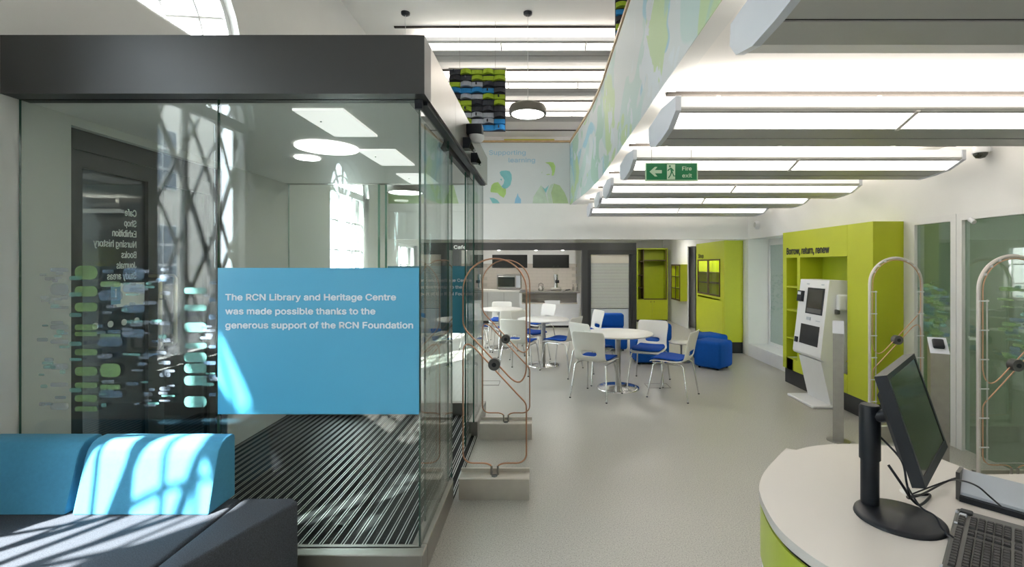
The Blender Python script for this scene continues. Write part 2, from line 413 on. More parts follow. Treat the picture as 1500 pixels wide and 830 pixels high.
# back downstand wall with the mural
struct(B().box(XL, .49, YB, YB+.15, ZS, 3.74).box(.49, XR+.9, YB, YB+.15, ZS, ZC).obj('wall_balcony_back', 'wall'))
wbb = bpy.data.objects['wall_balcony_back']
B().box(XL+.005, .485, YB-.006, YB, 2.668, 3.735).obj('mural_panel', 'muralbg', wbb)
def px_poly(pts, y):        # outline of a printed shape on the mural wall, from its own measured coordinates
    return [((x-794)/700*y, 1.6-(yy-387)/700*y) for x, yy in pts]
def crop(pts): return [(700+a/6.917, 190+b/6.917) for a, b in pts]
prints = [('mteal', [(220,430),(240,416),(285,412),(322,420),(342,455),(345,500),(330,560),(300,590),(270,600),(238,575),(262,545),(268,510),(252,480),(232,462)]),
          ('mgreen', [(128,610),(140,560),(165,538),(205,530),(228,560),(250,590),(286,600),(284,650),(262,690),(225,668),(200,640),(130,632)]),
          ('mteal', [(118,688),(160,690),(200,712),(222,745),(150,745)]),
          ('mblue', [(372,745),(380,700),(395,672),(404,640),(412,672),(438,705),(436,745)]),
          ('mgreen', [(680,332),(730,326),(765,332),(785,370),(780,420),(768,462),(748,466),(752,420),(740,380),(718,350)]),
          ('mpale', [(556,745),(562,680),(600,620),(640,560),(668,600),(690,660),(712,745)]),
          ('molive', [(760,745),(740,640),(770,545),(830,565),(880,640),(905,700),(915,745)]),
          ('mpale', [(716,745),(700,640),(735,560),(765,545),(736,640),(755,745)]),
          ('mteal', [(640,565),(680,600),(720,560),(690,640)]),
          ('mpale', [(640,430),(656,425),(650,445)]), ('molive', [(690,452),(722,446),(735,456),(700,460)]),
          ('mteal', [(225,500),(245,495),(240,520)])]
for m_, pts in prints:
    B().prism(px_poly(crop(pts), YB), 'y', YB-.009, YB-.006).obj('printed_figure', m_, wbb)
# printed green figure further left, seen through the lobby glass
for m_, pts in [('molive', [(566,298),(572,262),(600,240),(640,246),(664,270),(672,298)]), ('mpale', [(610,240),(620,205),(640,195),(652,215),(650,240)])]:
    B().prism(px_poly(pts, YB), 'y', YB-.009, YB-.006).obj('printed_figure', m_, wbb)
def at_back(x, y, Y): return ((x-794)/700*Y, Y, 1.6-(y-387)/700*Y)
p1 = at_back(716.5, 226.5, YB-.006); p2 = at_back(745, 237.5, YB-.006)
link_text_join([('Supporting', .64, .15, face_cam(*p1)), ('learning', .465, .15, face_cam(*p2))], 'lettering', 'txtb', wbb, .012)
# balcony parapet on the right, curving into the back wall
def ribbon(path, off0, off1, z0, z1):
    b = B(); nrm = []
    for i, p in enumerate(path):
        a = Vector(path[max(i-1, 0)]); c = Vector(path[min(i+1, len(path)-1)]); d = (c-a).normalized(); nrm.append(Vector((d.y, -d.x)))
    vs = []
    for p, n in zip(path, nrm):
        for o, z in ((off0, z0), (off1, z0), (off1, z1), (off0, z1)): vs.append((p[0]+n.x*o, p[1]+n.y*o, z))
    fs = []
    for i in range(len(path)-1):
        for k in range(4): fs.append((i*4+k, i*4+(k+1) % 4, i*4+4+(k+1) % 4, i*4+4+k))
    fs += [(0,1,2,3), tuple((len(path)-1)*4+k for k in (3,2,1,0))]
    b.add(vs, fs); return b
par = struct(ribbon(bal_path, .004, .10, ZC-.004, 3.73).obj('wall_balcony_right', 'wall'))
ribbon([(x, y) for x, y in bal_path], 0, .004, ZC-.004, 3.70).obj('mural_panel', 'mural', par)
struct(ribbon(bal_path, -.012, .11, 3.73, 3.765).obj('trim_2', 'rail'), 'pale oak handrail cap curving along the balcony', 'handrail')
struct(B().box(XL, .50, YB-.02, YB+.17, 3.742, 3.775).obj('trim_3', 'rail'), 'pale oak handrail cap on the back balcony', 'handrail')
# joints in the ceilings
def joint(x0, x1, y, z, nm):
    return struct(B().box(x0, x1, y-.02, y+.015, z-.02, z).obj(nm, 'jointg'))
k = 4
for y in (2.92, 4.17, 5.42, 6.45, 7.6): joint(XB+.05, XR, y, ZC, 'trim_%d' % k); k += 1
for y in (7.12, 8.7, 10.35, 12.6): joint(-2.2, 5.8, y, ZU, 'trim_%d' % k); k += 1

# ------------------------------------------------------------------ window frames of the street wall
def street_window(n, o, cols, rails, fan=0):
    a, b_, z0, zs, ar = o; x0, x1 = XL-.13, XL-.07; b = B(); t = .028
    b.box(x0, x1, a, a+.05, z0, zs); b.box(x0, x1, b_-.05, b_, z0, zs); b.box(x0, x1, a, b_, z0, z0+.06)
    if ar:
        r = (b_-a)/2; c = (a+b_)/2
        outer = arc(c, zs, r, 0, PI, 18); inner = arc(c, zs, r-.05, 0, PI, 18)
        for i in range(18): b.prism([outer[i], outer[i+1], inner[i+1], inner[i]], 'x', x0, x1)
        b.box(x0, x1, a, b_, zs-.045, zs+.045)
    else: b.box(x0, x1, a, b_, zs-.05, zs)
    f = struct(b.obj('window_%d' % n, 'trimw'))
    for i in range(1, cols):
        y = a+(b_-a)*i/cols; zt = zs
        B().box(x0+.01, x1-.01, y-t/2, y+t/2, z0+.05, zt-.04).obj('mullion', 'trimw', f)
    for z in rails: B().box(x0+.015, x1-.015, a+.04, b_-.04, z-.011, z+.011).obj('glazing_bar', 'trimw', f)
    if fan:
        c = (a+b_)/2; r = (b_-a)/2
        for i in range(1, fan):
            q = PI*i/fan; p0 = (XL-.10, c+math.cos(q)*.22*r, zs+math.sin(q)*.22*r); p1 = (XL-.10, c+math.cos(q)*(r-.03), zs+math.sin(q)*(r-.03))
            B().tube([p0, p1], .014, 6).obj('glazing_bar', 'trimw', f)
        for rr in (.22, .62):
            B().tube([(XL-.10, y, z) for y, z in arc(c, zs, rr*r, .06, PI-.06, 20)], .013, 6).obj('glazing_bar', 'trimw', f)
    g = B(); g.box(XL-.103, XL-.097, a+.03, b_-.03, z0+.04, zs)
    if ar: g.prism(arc((a+b_)/2, zs, (b_-a)/2-.03, 0, PI, 18), 'x', XL-.103, XL-.097)
    g.obj('pane', 'glassw', f)
    return f
street_window(2, openings[0], 3, [])
street_window(3, openings[1], 3, [1.35, 1.9], 6)
street_window(4, openings[3], 1, [], 7)
street_window(5, openings[4], 3, [1.0, 1.4, 1.8, 2.2], 6)
street_window(6, openings[5], 3, [1.2, 1.6])
# wrought tracery outside the nearest window; it throws the crossing shadows on the sofa
tr = B(); xg = XL-.17
def bar_(y0, k, r, ph):                           # a gently waving diagonal bar
    pts = []
    for i in range(13):
        z = .86+i*.22; y = y0+k*(z-.86)+.035*math.sin(z*3.1+ph); pts.append((xg, y, z))
    tr.tube(pts, r, 6)
for i in range(8):
    bar_(-.95+i*.34, .52, (.017, .024, .014)[i % 3], i); bar_(.30+i*.34, -.52, (.022, .015, .019)[i % 3], i*1.7)
tro = tr.obj('trim_grille', 'trimw'); tro.parent = bpy.data.objects['window_2']

# entrance doors in the street wall (inside the lobby)
d1 = B(); x0, x1 = XL-.12, XL-.05
d1.box(x0, x1, 2.74, 2.80, 0, 2.40); d1.box(x0, x1, 4.04, 4.10, 0, 2.40); d1.box(x0, x1, 2.74, 4.10, 2.28, 2.40); d1.box(x0, x1, 2.74, 4.10, 0, .03)
d1 = struct(d1.obj('door_1', 'doorf'))
for a, b_ in ((2.80, 3.42), (3.42, 4.04)):
    q = B(); q.box(x0+.01, x1-.01, a, a+.07, .03, 2.28); q.box(x0+.01, x1-.01, b_-.07, b_, .03, 2.28); q.box(x0+.01, x1-.01, a+.07, b_-.07, 2.18, 2.28); q.box(x0+.01, x1-.01, a+.07, b_-.07, .03, .2)
    q = q.obj('door_leaf', 'doorf', d1)
    B().box(XL-.088, XL-.082, a+.07, b_-.07, .2, 2.18).obj('pane', 'glassd', q)
    hy = 3.36 if a < 3 else 3.50
    B().tube([(XL-.06, hy, 1.52), (XL-.0, hy, 1.52), (XL+.015, hy, 1.50), (XL+.015, hy, 1.03), (XL-.0, hy, 1.01), (XL-.06, hy, 1.01)], .012, 8).obj('door_handle', 'brass', q)
    if a < 3:
        def mir(y, z): return Matrix.Translation((XL-.0805, y, z)) @ Matrix(((0,0,-1,0), (-1,0,0,0), (0,1,0,0), (0,0,0,1)))
        names = ['Cafe', 'Shop', 'Exhibition', 'Nursing history', 'Books', 'Journals', 'Study areas']
        ws = [.085, .090, .175, .30, .110, .145, .21]
        link_text_join([(s, wd*1.04, .086, mir(3.275, 1.925-.0705*i)) for i, (s, wd) in enumerate(zip(names, ws))], 'lettering', 'txtg', q, .015)
        for y in (2.875, 2.975, 3.08, 3.18, 3.28):
            B().prism([(y+u, 1.215+v) for u, v in arc(0, 0, .021, 0, 2*PI*15/16, 15)], 'x', XL-.0815, XL-.0805).obj('manifestation_dot', 'txtg', q)
        nt_ = B(); nt_.box(XL-.081, XL-.079, 3.10, 3.34, 1.32, 1.475, 0)
        nt_.box(XL-.079, XL-.078, 3.08, 3.15, 1.34, 1.455, 1); nt_.box(XL-.078, XL-.077, 3.11, 3.12, 1.38, 1.44, 0)
        nt_.obj('paper_notice', ['txtg', 'mblue'], q)
# dark box added outside the doors to keep daylight off them
po = B(); po.box(-4.3, -2.95, 2.45, 2.55, -.1, 3.1); po.box(-4.3, -2.95, 4.25, 4.35, -.1, 3.1); po.box(-4.3, -2.95, 2.55, 4.25, 2.6, 2.7); po.box(-4.35, -4.25, 2.55, 3.75, -.1, 2.6)
struct(po.obj('wall_dark_box', 'char'))
# street and the building opposite
struct(B().box(-40, -3.0, -25, 40, -.3, -.12).obj('ground_street', 'road'), 'asphalt street outside the windows', 'street')
fb = thing('building', 'pale stone building across the street seen through the windows', 'building', (-13, 6, -.12))
B().box(-2, 0, -20, 22, 0, 7.5).obj('wall', 'facade', fb)
for i in range(14):
    for z in (1.0, 4.3):
        f = B(); f.box(-.02, .06, -18+i*2.8, -16.7+i*2.8, z, z+2.1); f = f.obj('window', 'trimw', fb)
        g = B()
        for r_ in range(3):
            for c_ in range(2): g.box(.06, .075, -17.95+i*2.8+c_*.62, -17.4+i*2.8+c_*.62, z+.06+r_*.69, z+.66+r_*.69)
        g.obj('pane', 'facwin', f)

# ------------------------------------------------------------------ glass lobby
LX0, LX1, LY0, LY1 = XL+.0, -.60, 2.40, 5.12
lob = thing('glass_vestibule', 'glass-walled entrance lobby with charcoal fascia and lime and blue dash pattern', 'vestibule', (0, 0, 0))
B().box(-3.4, -.586, 2.38, 2.52, 2.45, 2.742).obj('front_fascia', 'char', lob)
for a, b_ in ((2.521, 3.248), (3.252, 4.338), (4.342, 5.115)):
    f = B(); f.box(-.70, -.586, a, b_, 2.45, 2.742); f.obj('side_fascia', 'charm', lob)
B().box(XL, -.70, 5.03, 5.115, 2.45, 2.742).obj('back_fascia', 'charm', lob)
B().box(XL+.002, -.70, 2.52, 5.03, 2.452, 2.47).obj('ceiling_panel', 'fixw', lob)
B().box(XL+.002, -.70, 2.52, 5.03, 2.70, 2.742).obj('roof_panel', 'char', lob)
B().box(-.70, -.66, 3.24, 4.40, 2.40, 2.449).box(-.645, -.60, 2.5, 5.05, 2.43, 2.449).obj('door_track', 'blackp', lob)
kb = B(); kb.bbox(XL+.002, -.60, 2.40, 2.50, 0, .139, .004, 1, smooth=False); kb.obj('kerb', 'charm', lob)
B().bbox(-.68, -.60, 2.502, 3.24, 0, .139, .004, 1, smooth=False).obj('kerb', 'charm', lob)
B().bbox(-.68, -.60, 4.44, 5.12, 0, .139, .004, 1, smooth=False).obj('kerb', 'charm', lob)
B().bbox(XL+.002, -.682, 5.04, 5.12, 0, .139, .004, 1, smooth=False).obj('kerb', 'charm', lob)
gy = 2.462
g1 = pane(B(), XL+.005, -1.672, gy, gy+.012, .139, 2.45).obj('glass_pane', ['glass', 'edge'], lob)
g2 = pane(B(), -1.666, -.627, gy, gy+.012, .139, 2.45).obj('glass_pane', ['glass', 'edge'], lob)
g3 = pane(B(), -.639, -.627, gy+.016, 3.22, .139, 2.45).obj('glass_pane', ['glass', 'edge'], lob)
g4 = pane(B(), -.639, -.627, 4.42, 5.10, .139, 2.45).obj('glass_pane', ['glass', 'edge'], lob)
g5 = pane(B(), XL+.005, -1.74, 5.08, 5.092, .139, 2.45).obj('glass_pane', ['glass', 'edgel'], lob)
g6 = pane(B(), -1.655, -.645, 5.08, 5.092, .139, 2.45).obj('glass_pane', ['glass', 'edgel'], lob)
pane(B(), -1.735, -1.66, 5.05, 5.12, .139, 2.45).obj('glass_fin', ['glass', 'edgel'], lob)
for a, b_ in ((2.72, 3.52), (4.15, 4.90)):
    lf = pane(B(), -.672, -.660, a, b_, .02, 2.40).obj('sliding_door_leaf', ['glass', 'edge'], lob)
    B().box(-.676, -.656, a, b_, .005, .03).obj('bottom_rail', 'charm', lf)
B().box(-.655, -.615, 2.457, 2.478, 2.40, 2.449).obj('patch_fitting', 'blackp', lob)
# sky blue sign and its letters
B().box(-1.668, -.633, gy-.004, gy-.001, .83, 1.582).obj('sign_panel', 'sign', g2)
link_text_join([('The RCN Library and Heritage Centre', .875, .061, face_cam(-1.627, gy-.0045, 1.416)),
                ('was made possible thanks to the', .769, .061, face_cam(-1.627, gy-.0045, 1.344)),
                ('generous support of the RCN Foundation', .963, .061, face_cam(-1.627, gy-.0045, 1.272))], 'lettering', 'txt', g2, .032)
B().box(-1.64, -.66, 5.075, 5.079, .87, 1.582).obj('sign_panel', 'signback', g6)
link_text_join([('The RCN Library and Heritage Centre', .85, .061, face_cam(-1.60, 5.0745, 1.416)),
                ('was made possible thanks to the', .75, .061, face_cam(-1.60, 5.0745, 1.344)),
                ('generous support of the RCN Foundation', .93, .061, face_cam(-1.60, 5.0745, 1.272))], 'lettering', 'txt', g6, .032)
# dash pattern films
def rrect(b, x0, x1, z0, z1, y, ax='y'):
    r = min((z1-z0)*.42, (x1-x0)*.3); pts = []
    for cx, cz, a in ((x1-r, z1-r, 0), (x0+r, z1-r, PI/2), (x0+r, z0+r, PI), (x1-r, z0+r, 1.5*PI)): pts += arc(cx, cz, r, a, a+PI/2, 3)
    n = len(b.v); b.prism(pts, ax, y, y+.0006)
dash = {'fgreen': B(), 'fteal': B(), 'fblue': B(), 'fgrey': B()}
def dx_(px): return (px-794)/700*gy
def dz_(py): return 1.6-(py-387)/700*gy
def column(px0, px1, rows_, cname, lay):
    for y0, y1 in rows_: rrect(dash[cname], dx_(px0), dx_(px1), dz_(y1), dz_(y0), gy-.0010-.0008*lay)
column(110, 143, [(389, 409), (419, 434), (443, 456), (475, 483), (511, 520), (537, 550), (578, 588)], 'fgreen', 1)
column(110, 143, [(486, 492), (560, 568), (595, 602)], 'fgreen', 1)
column(147, 177, [(412, 420), (489, 493), (532, 552), (563, 570)], 'fgreen', 1)
column(145, 180, [(493, 507), (572, 582), (425, 440)], 'fblue', 1)
column(270, 303, [(421, 430), (446, 455), (472, 486), (502, 510), (516, 530), (532, 546), (550, 564), (580, 596)], 'fteal', 1)
column(74, 101, [(392, 398), (415, 432), (448, 452), (475, 482), (497, 503), (532, 541), (560, 566), (590, 600)], 'fgrey', 1)
column(234, 250, [(402, 408), (426, 432), (470, 476), (495, 501), (528, 534), (545, 552), (566, 572)], 'fgrey', 1)
column(306, 317, [(412, 416), (436, 442), (460, 468), (505, 510), (548, 556), (575, 580)], 'fblue', 1)
column(180, 212, [(392, 410), (416, 428), (446, 458), (482, 494)], 'fblue', 1)
column(102, 120, [(404, 410), (428, 434), (458, 464), (500, 506), (524, 528), (568, 574)], 'fteal', 2)
random.seed(11)
for i in range(110):
    c_ = random.choice(['fgrey', 'fblue', 'fgrey', 'fteal']); x = random.choice([80, 150, 185, 215, 236, 300, 195, 60])+random.uniform(-8, 10); z = random.uniform(390, 592)
    column(x, x+random.uniform(8, 20), [(z, z+random.uniform(2.5, 6))], c_, 3+i % 3)
for k_, b in dash.items(): tag(b.obj('dash_pattern', k_, g1), kind='stuff')
# lobby ceiling lights, and a glowing disc for a reflection
for y0, y1 in ((2.61, 3.15), (3.53, 4.07), (4.47, 5.0)):
    q = B(); q.box(-1.365, -1.085, y0, y1, 2.440, 2.4515); q = q.obj('ceiling_light_panel', 'lobbyl', lob)
    B().lathe([(.006, 0), (.006, .004)], (-1.30, y0+.2, 2.436), 8).obj('screw', 'blackp', q)
B().lathe([(.215, 0), (.215, .012)], (-1.56, 3.47, 2.4395), 32).obj('reflection_disc', 'disc', lob)  # glowing disc stands in for a pendant lamp's reflection
B().lathe([(.09, 0), (.09, .01)], (-1.87, 3.81, 2.4415), 24).obj('downlight', 'pend', lob)
# devices on the side fascia
e = thing('emergency_light', 'dark grey emergency light with white ribbed dome on lobby fascia', 'emergency light', (-.586, 3.75, 2.63))
B().bbox(-.001, .12, -.06, .06, -.02, .06, .008, 2).obj('housing', 'blackp', e)
B().lathe([(.03, -.075), (.055, -.06), (.062, -.04), (.062, -.02)], (.07, 0, 0), 20).obj('dome', 'whitep', e)
for i, (y, z, lb) in enumerate(((3.58, 2.49, 'black door sensor on lobby fascia, the nearer of the pair'), (3.98, 2.47, 'black door sensor on lobby fascia, the farther of the pair'))):
    s_ = thing('door_sensor', lb, 'sensor', (-.586, y, z), group='black sensors over the sliding door')
    B().prism([(0, .05), (.05, .05), (.06, .02), (.045, -.03), (0, -.03)], 'y', -.045, .045).obj('housing', 'blackp', s_)
    B().prism([(.045, -.03), (.075, -.045), (.085, -.03), (.06, .02)], 'y', -.04, .04).obj('sensor_eye', 'screen', s_)
# jamb post at the left of the lobby
struct(B().box(-2.98, -2.705, 2.34, 2.455, 0, 2.449).obj('trim_jamb', 'trimw'), 'white post at the left edge of the lobby', 'post')
# entrance mat
mt = thing('entrance_mat', 'black entrance mat with parallel aluminium strips in the lobby', 'mat', (0, 0, 0))
B().box(XL+.01, -.69, 2.505, 5.035, .001, .010).obj('fibre_base', 'matd', mt)
B().box(-.69, -.602, 3.245, 4.435, .001, .010).obj('fibre_base', 'matd', mt)
bar = None; x = XL+.03
while x < -.70:
    for dx in (0, .016):
        if bar is None: bar = B().box(0, .0040, 2.51, 5.03, .010, .0125).obj('bar', 'alu', mt); bar.location.x = x
        else:
            c = bar.copy(); COL.objects.link(c); c.location.x = x+dx
    x += .061
for x in (-.684, -.668, -.625, -.612): B().box(x, x+.0055, 3.25, 4.43, .010, .0135).obj('bar', 'alu', mt)

# ------------------------------------------------------------------ chilled beam light fittings
def fitting(x0, x1, y0, zc, label, group, mids, upl=True, name='ceiling_light_beam'):
    t = thing(name, label, 'ceiling light', ((x0+x1)/2, y0+.3, zc), group=group); X0, X1 = x0-(x0+x1)/2, x1-(x0+x1)/2
    o = -.3
    # profile heights measured below the ceiling
    P = lambda pts: [(o+a, -b) for a, b in pts]
    B().prism(P([(0, .13), (.0, .205), (.03, .205), (.03, .13)]), 'x', X0+.03, X1-.03).obj('housing_panel', 'house_glow', t)  # faint glow put into the housing face to brighten it
    B().prism(P([(.03, .13), (.65, .13), (.65, .16), (.03, .16)]), 'x', X0+.03, X1-.03).obj('top_tray', 'fixw', t)
    xs = [X0+.03]+[X0+(X1-X0)*m_ for m_ in mids]+[X1-.03]
    for a, b_ in zip(xs[:-1], xs[1:]):
        B().prism(P([(.02, .209), (.155, .262), (.155, .25), (.02, .19)]), 'x', a+.012, b_-.012).obj('lens', 'lens', t)
    for a in xs[1:-1]: B().prism(P([(.0, .211), (.165, .272), (.165, .25), (.0, .19)]), 'x', a-.011, a+.011).obj('lens_divider', 'fixw', t)
    B().prism(P([(-.008, .20), (.02, .215), (.02, .19), (-.008, .19)]), 'x', X0+.03, X1-.03).obj('edge_rail', 'fixg', t)
    B().prism(P([(.155, .266), (.30, .280), (.30, .26), (.155, .245)]), 'x', X0+.03, X1-.03).obj('grille', 'fixg', t)
    B().prism(P([(.30, .278), (.312, .278), (.312, .262), (.30, .262)]), 'x', X0+.03, X1-.03).obj('slot', 'fixdark', t)
    B().prism(P([(.312, .283), (.46, .288), (.60, .255), (.65, .20), (.62, .20), (.46, .26), (.312, .26)]), 'x', X0+.03, X1-.03).obj('underside', 'fixg', t)
    cap = [(-.01, .13), (-.01, .21), (.14, .268), (.30, .286), (.46, .292), (.60, .262), (.66, .20), (.65, .12), (.3, .10)]
    for a in (X0, X1-.03): B().prism(P(cap), 'x', a, a+.03).obj('end_cap', 'fixcap', t)
    if upl: B().prism(P([(.12, .122), (.42, .122), (.42, .129), (.12, .129)]), 'x', X0+.1, X1-.1).obj('uplight', 'up', t)
    for a in (X0+.35, 0, X1-.35): B().box(a-.012, a+.012, o+.30, o+.33, -.13, 0).obj('hanger', 'fixw', t)
    return t
LOWX0, LOWX1 = XB+.02, 3.40
ordn = [('nearest', 1.20), ('second', 2.62), ('third', 3.84), ('fourth', 5.08), ('fifth', 6.03), ('farthest', 7.16)]
for i, (nm, y0) in enumerate(ordn):
    fitting(LOWX0, LOWX1, y0, ZC, 'white and grey ceiling light beam on the right, %s in its row' % nm if nm in ('nearest', 'farthest') else 'white and grey ceiling light beam on the right, %s from the camera' % nm, 'light beams under the balcony', [.5] if i else [.45])
tag(fitting(LOWX0, LOWX1, -.2, ZC, 'x', 'g', [.5]), 'ceiling light beam above the desk just out of view', group='light beams under the balcony')
tag(fitting(LOWX0, LOWX1, -1.8, ZC, 'x', 'g', [.5]), 'ceiling light beam behind the camera', group='light beams under the balcony')
for nm, y0 in (('nearest', 7.17), ('second nearest', 8.74), ('farthest', 10.42)):
    fitting(-1.9, 4.5, y0, ZU, 'long ceiling light beam under upper ceiling, %s in its row' % nm, 'light beams under the upper ceiling', [.2, .4, .6, .8])
for y0 in (-1.5, 1.0, 3.6):
    fitting(-1.2, 4.5, y0, ZU, 'ceiling light beam high above the camera' if y0 < 3 else 'ceiling light beam high above the lobby roof', 'light beams under the upper ceiling', [.3, .6])

# ------------------------------------------------------------------ pendants
def pendant(x, y, zbot, label):
    t = thing('pendant_lamp', label, 'pendant lamp', (x, y, zbot), group='drum pendants')
    B().lathe([(.225, .006), (.255, .0), (.262, .012), (.262, .085), (.245, .12), (.20, .14), (.03, .15), (.0, .15)], (0,0,0), 40, close=False).obj('shade', 'pendm', t)
    B().lathe([(.0, .0), (.12, .004), (.235, .012)], (0,0,-.006), 40, close=False).obj('diffuser', 'pend', t)
    B().tube([(0, 0, .14), (0, 0, ZU-zbot-.04)], .004, 6).obj('cord', 'trimw', t)
    B().lathe([(.03, -.045), (.06, -.03), (.062, 0)], (0, 0, ZU-zbot), 20).obj('canopy', 'blackp', t)
pendant(-.20, 6.72, 3.70, 'grey drum pendant lamp lit, beside the hanging felt panel')
pendant(-1.92, 6.72, 2.60, 'grey drum pendant lamp hanging low behind the lobby glass')

# ------------------------------------------------------------------ felt hangings
def felt(label, x0, y0, ztop, ncol, nrow, cw, rh, pat, rl=.0):
    t = thing('felt_hanging', label, 'hanging', (x0, y0, ztop)); W = ncol*cw; H = nrow*rh
    B().box(0, W, .05, .10, -H, .0).obj('backing', 'tchar', t)
    for c in (.18*W, .82*W): B().tube([(c, .07, 0), (c, .07, ZU-ztop)], .0025, 5).obj('wire', 'steel', t)
    B().box(-.01, W+.01, .03, .11, .0, .02).obj('top_rail', 'steel', t)
    keys = {'g': 'tlime', 'b': 'tblue', 'k': 'tchar', 'w': 'tgrey'}
    for r in range(nrow):
        for c in range(ncol):
            q = pat[r % len(pat)][c % ncol]; b = B(); z1 = -r*rh; z0 = z1-rh+.006; n = 6; xa = c*cw+.003; xb = xa+cw-.006; vs = []
            for i in range(n+1):
                u = i/n; x = xa+(xb-xa)*u; bow = .016*math.sin(PI*u)*(1 if (r+c) % 2 else -.4); dep = -.025*math.sin(PI*u)
                for z, yy in ((z0+bow, .0), (z1-.012+bow, .03)): vs += [(x, yy+dep, z), (x, .05, z)]
            fs = []
            for i in range(n):
                a = i*4; d = a+4; fs += [(a, d, d+2, a+2), (a+1, a+3, d+3, d+1), (a, a+1, d+1, d), (a+2, d+2, d+3, a+3)]
            fs += [(0, 2, 3, 1), (n*4, n*4+1, n*4+3, n*4+2)]
            b.add(vs, fs, 0); b.obj('felt_panel', keys[q], t)
            if (r*3+c*2) % 5 == 0: B().bbox(xa+cw*.42-.01, xa+cw*.42+.012, -.035, -.015, (z0+z1)/2-.022, (z0+z1)/2+.018, .004, 1).obj('felt_button', 'tchar', t)
    return t
pat = ['kkgggg', 'kkkggg', 'gwwwkk', 'bbbbbk', 'kwwwgg', 'ggkkkg', 'gggkkk', 'kkwwwk', 'gggbbb', 'ggbbbb']
felt('hanging of overlapping lime, charcoal, blue and grey felt panels beside the round pendant', -1.345, 6.90, 4.43, 5, 10, .162, .089, ['kgggg', 'kkggg', 'gwwkk', 'bbbbk', 'kwwgg', 'ggkkg', 'ggkkk', 'kwwwk', 'ggwwb', 'ggbbb'])
felt('felt panel hanging seen at the top behind the balcony rail', .93, 6.0, 5.0, 4, 6, .162, .089, ['kgbg', 'gkgb', 'bggk'])

# ------------------------------------------------------------------ fire exit sign
fs_ = thing('fire_exit_sign', 'green hanging fire exit sign with white arrow and running figure', 'sign', (.98, 3.62, 2.30))
B().box(-.198, .198, -.006, .006, -.069, .069).obj('frame', 'fireglow', fs_)
B().box(-.190, .190, -.008, .008, -.061, .061).obj('panel', 'firegreen', fs_)
ar = B(); ar.prism([(-.168, .0), (-.128, .036), (-.108, .036), (-.128, .012), (-.075, .012), (-.075, -.012), (-.128, -.012), (-.108, -.036), (-.128, -.036)], 'y', -.0095, -.008); ar.obj('arrow', 'fireglow', fs_)
dr = B(); dr.box(-.036, .026, -.0092, -.008, -.058, .056); dr.obj('pictogram', 'fireglow', fs_)
rm = B(); yy = (-.0105, -.0092)
rm.prism(arc(-.014, .041, .0075, 0, 2*PI*11/12, 11), 'y', *yy)
for pts in ([(-.014,.031),(.002,.028),(.006,.0),(-.006,-.004)], [(-.012,.028),(-.030,.014),(-.034,.006),(-.028,.004),(-.012,.018)], [(.0,.026),(.016,.012),(.014,.002),(.010,.004),(.0,.014)],
            [(-.006,.0),(.006,.0),(-.008,-.030),(-.022,-.050),(-.028,-.046),(-.014,-.026)], [(.0,.002),(.008,-.002),(.018,-.030),(.026,-.030),(.026,-.036),(.012,-.036)]): rm.prism(pts, 'y', *yy)
rm.obj('running_figure', 'firegreen', fs_)
link_text_join([('Fire', .070, .055, face_cam(.080, -.0082, .010)), ('exit', .072, .055, face_cam(.080, -.0082, -.043))], 'lettering', 'fireglow', fs_, .02)
for x in (-.15, .15): B().tube([(x, 0, .069), (x, 0, ZC-2.30)], .0025, 5).obj('wire', 'steel', fs_)

# ------------------------------------------------------------------ round cafe tables
def round_table(x, y, r, h, label):
    t = thing('round_table', label, 'table', (x, y, 0), group='round cafe tables')
    B().lathe([(.0, h-.022), (r-.012, h-.022), (r, h-.014), (r, h-.004), (r-.004, h), (0, h)], (0,0,0), 48, close=False).obj('tabletop', 'tabletop', t)
    B().lathe([(.036, .03), (.036, h-.03)], (0,0,0), 20).obj('column', 'steel', t)
    B().lathe([(.12, h-.035), (.12, h-.022)], (0,0,0), 20).obj('top_plate', 'steel', t)
    B().lathe([(.0, .034), (.05, .032), (r*.35, .022), (r*.56, .012), (r*.60, .012), (r*.61, .0)], (0,0,0), 40, close=False).obj('base', 'chrome', t)
round_table(.985, 6.20, .45, .715, 'round white table nearest the camera, with three chairs pushed up')
round_table(.02, 7.62, .41, .735, 'round white table in front of the cafe display counter')
round_table(-.80, 9.18, .43, .75, 'round white table farthest left beside the lobby glass')

for x, y, lb in ((1.52, 6.30, 'thin steel frame of a floor outlet beside the nearest table'), (-.72, 6.44, 'thin steel frame of a floor outlet behind the copper gates')):
    t = thing('floor_outlet', lb, 'floor outlet', (x, y, 0), 0, 'floor outlets')
    B().box(-.14, .14, -.11, .11, .0003, .002).obj('lid', 'floor', t)
    B().box(-.15, .15, -.12, -.112, .0003, .004).box(-.15, .15, .112, .12, .0003, .004).box(-.15, -.142, -.112, .112, .0003, .004).box(.142, .15, -.112, .112, .0003, .004).obj('frame', 'pendm', t)
# ------------------------------------------------------------------ chairs
def bake(b, name, m, mods):
    o = b.obj(name, m)
    for kind, kw in mods:
        md = o.modifiers.new(kind, kind)
        for a, v in kw.items(): setattr(md, a, v)
    dg = bpy.context.evaluated_depsgraph_get(); me = bpy.data.meshes.new_from_object(o.evaluated_get(dg)); me.name = name
    bpy.data.objects.remove(o)
    for p in me.polygons: p.use_smooth = True
    return me
def meshobj(name, me, parent): o = bpy.data.objects.new(name, me); COL.objects.link(o); o.parent = parent; return o
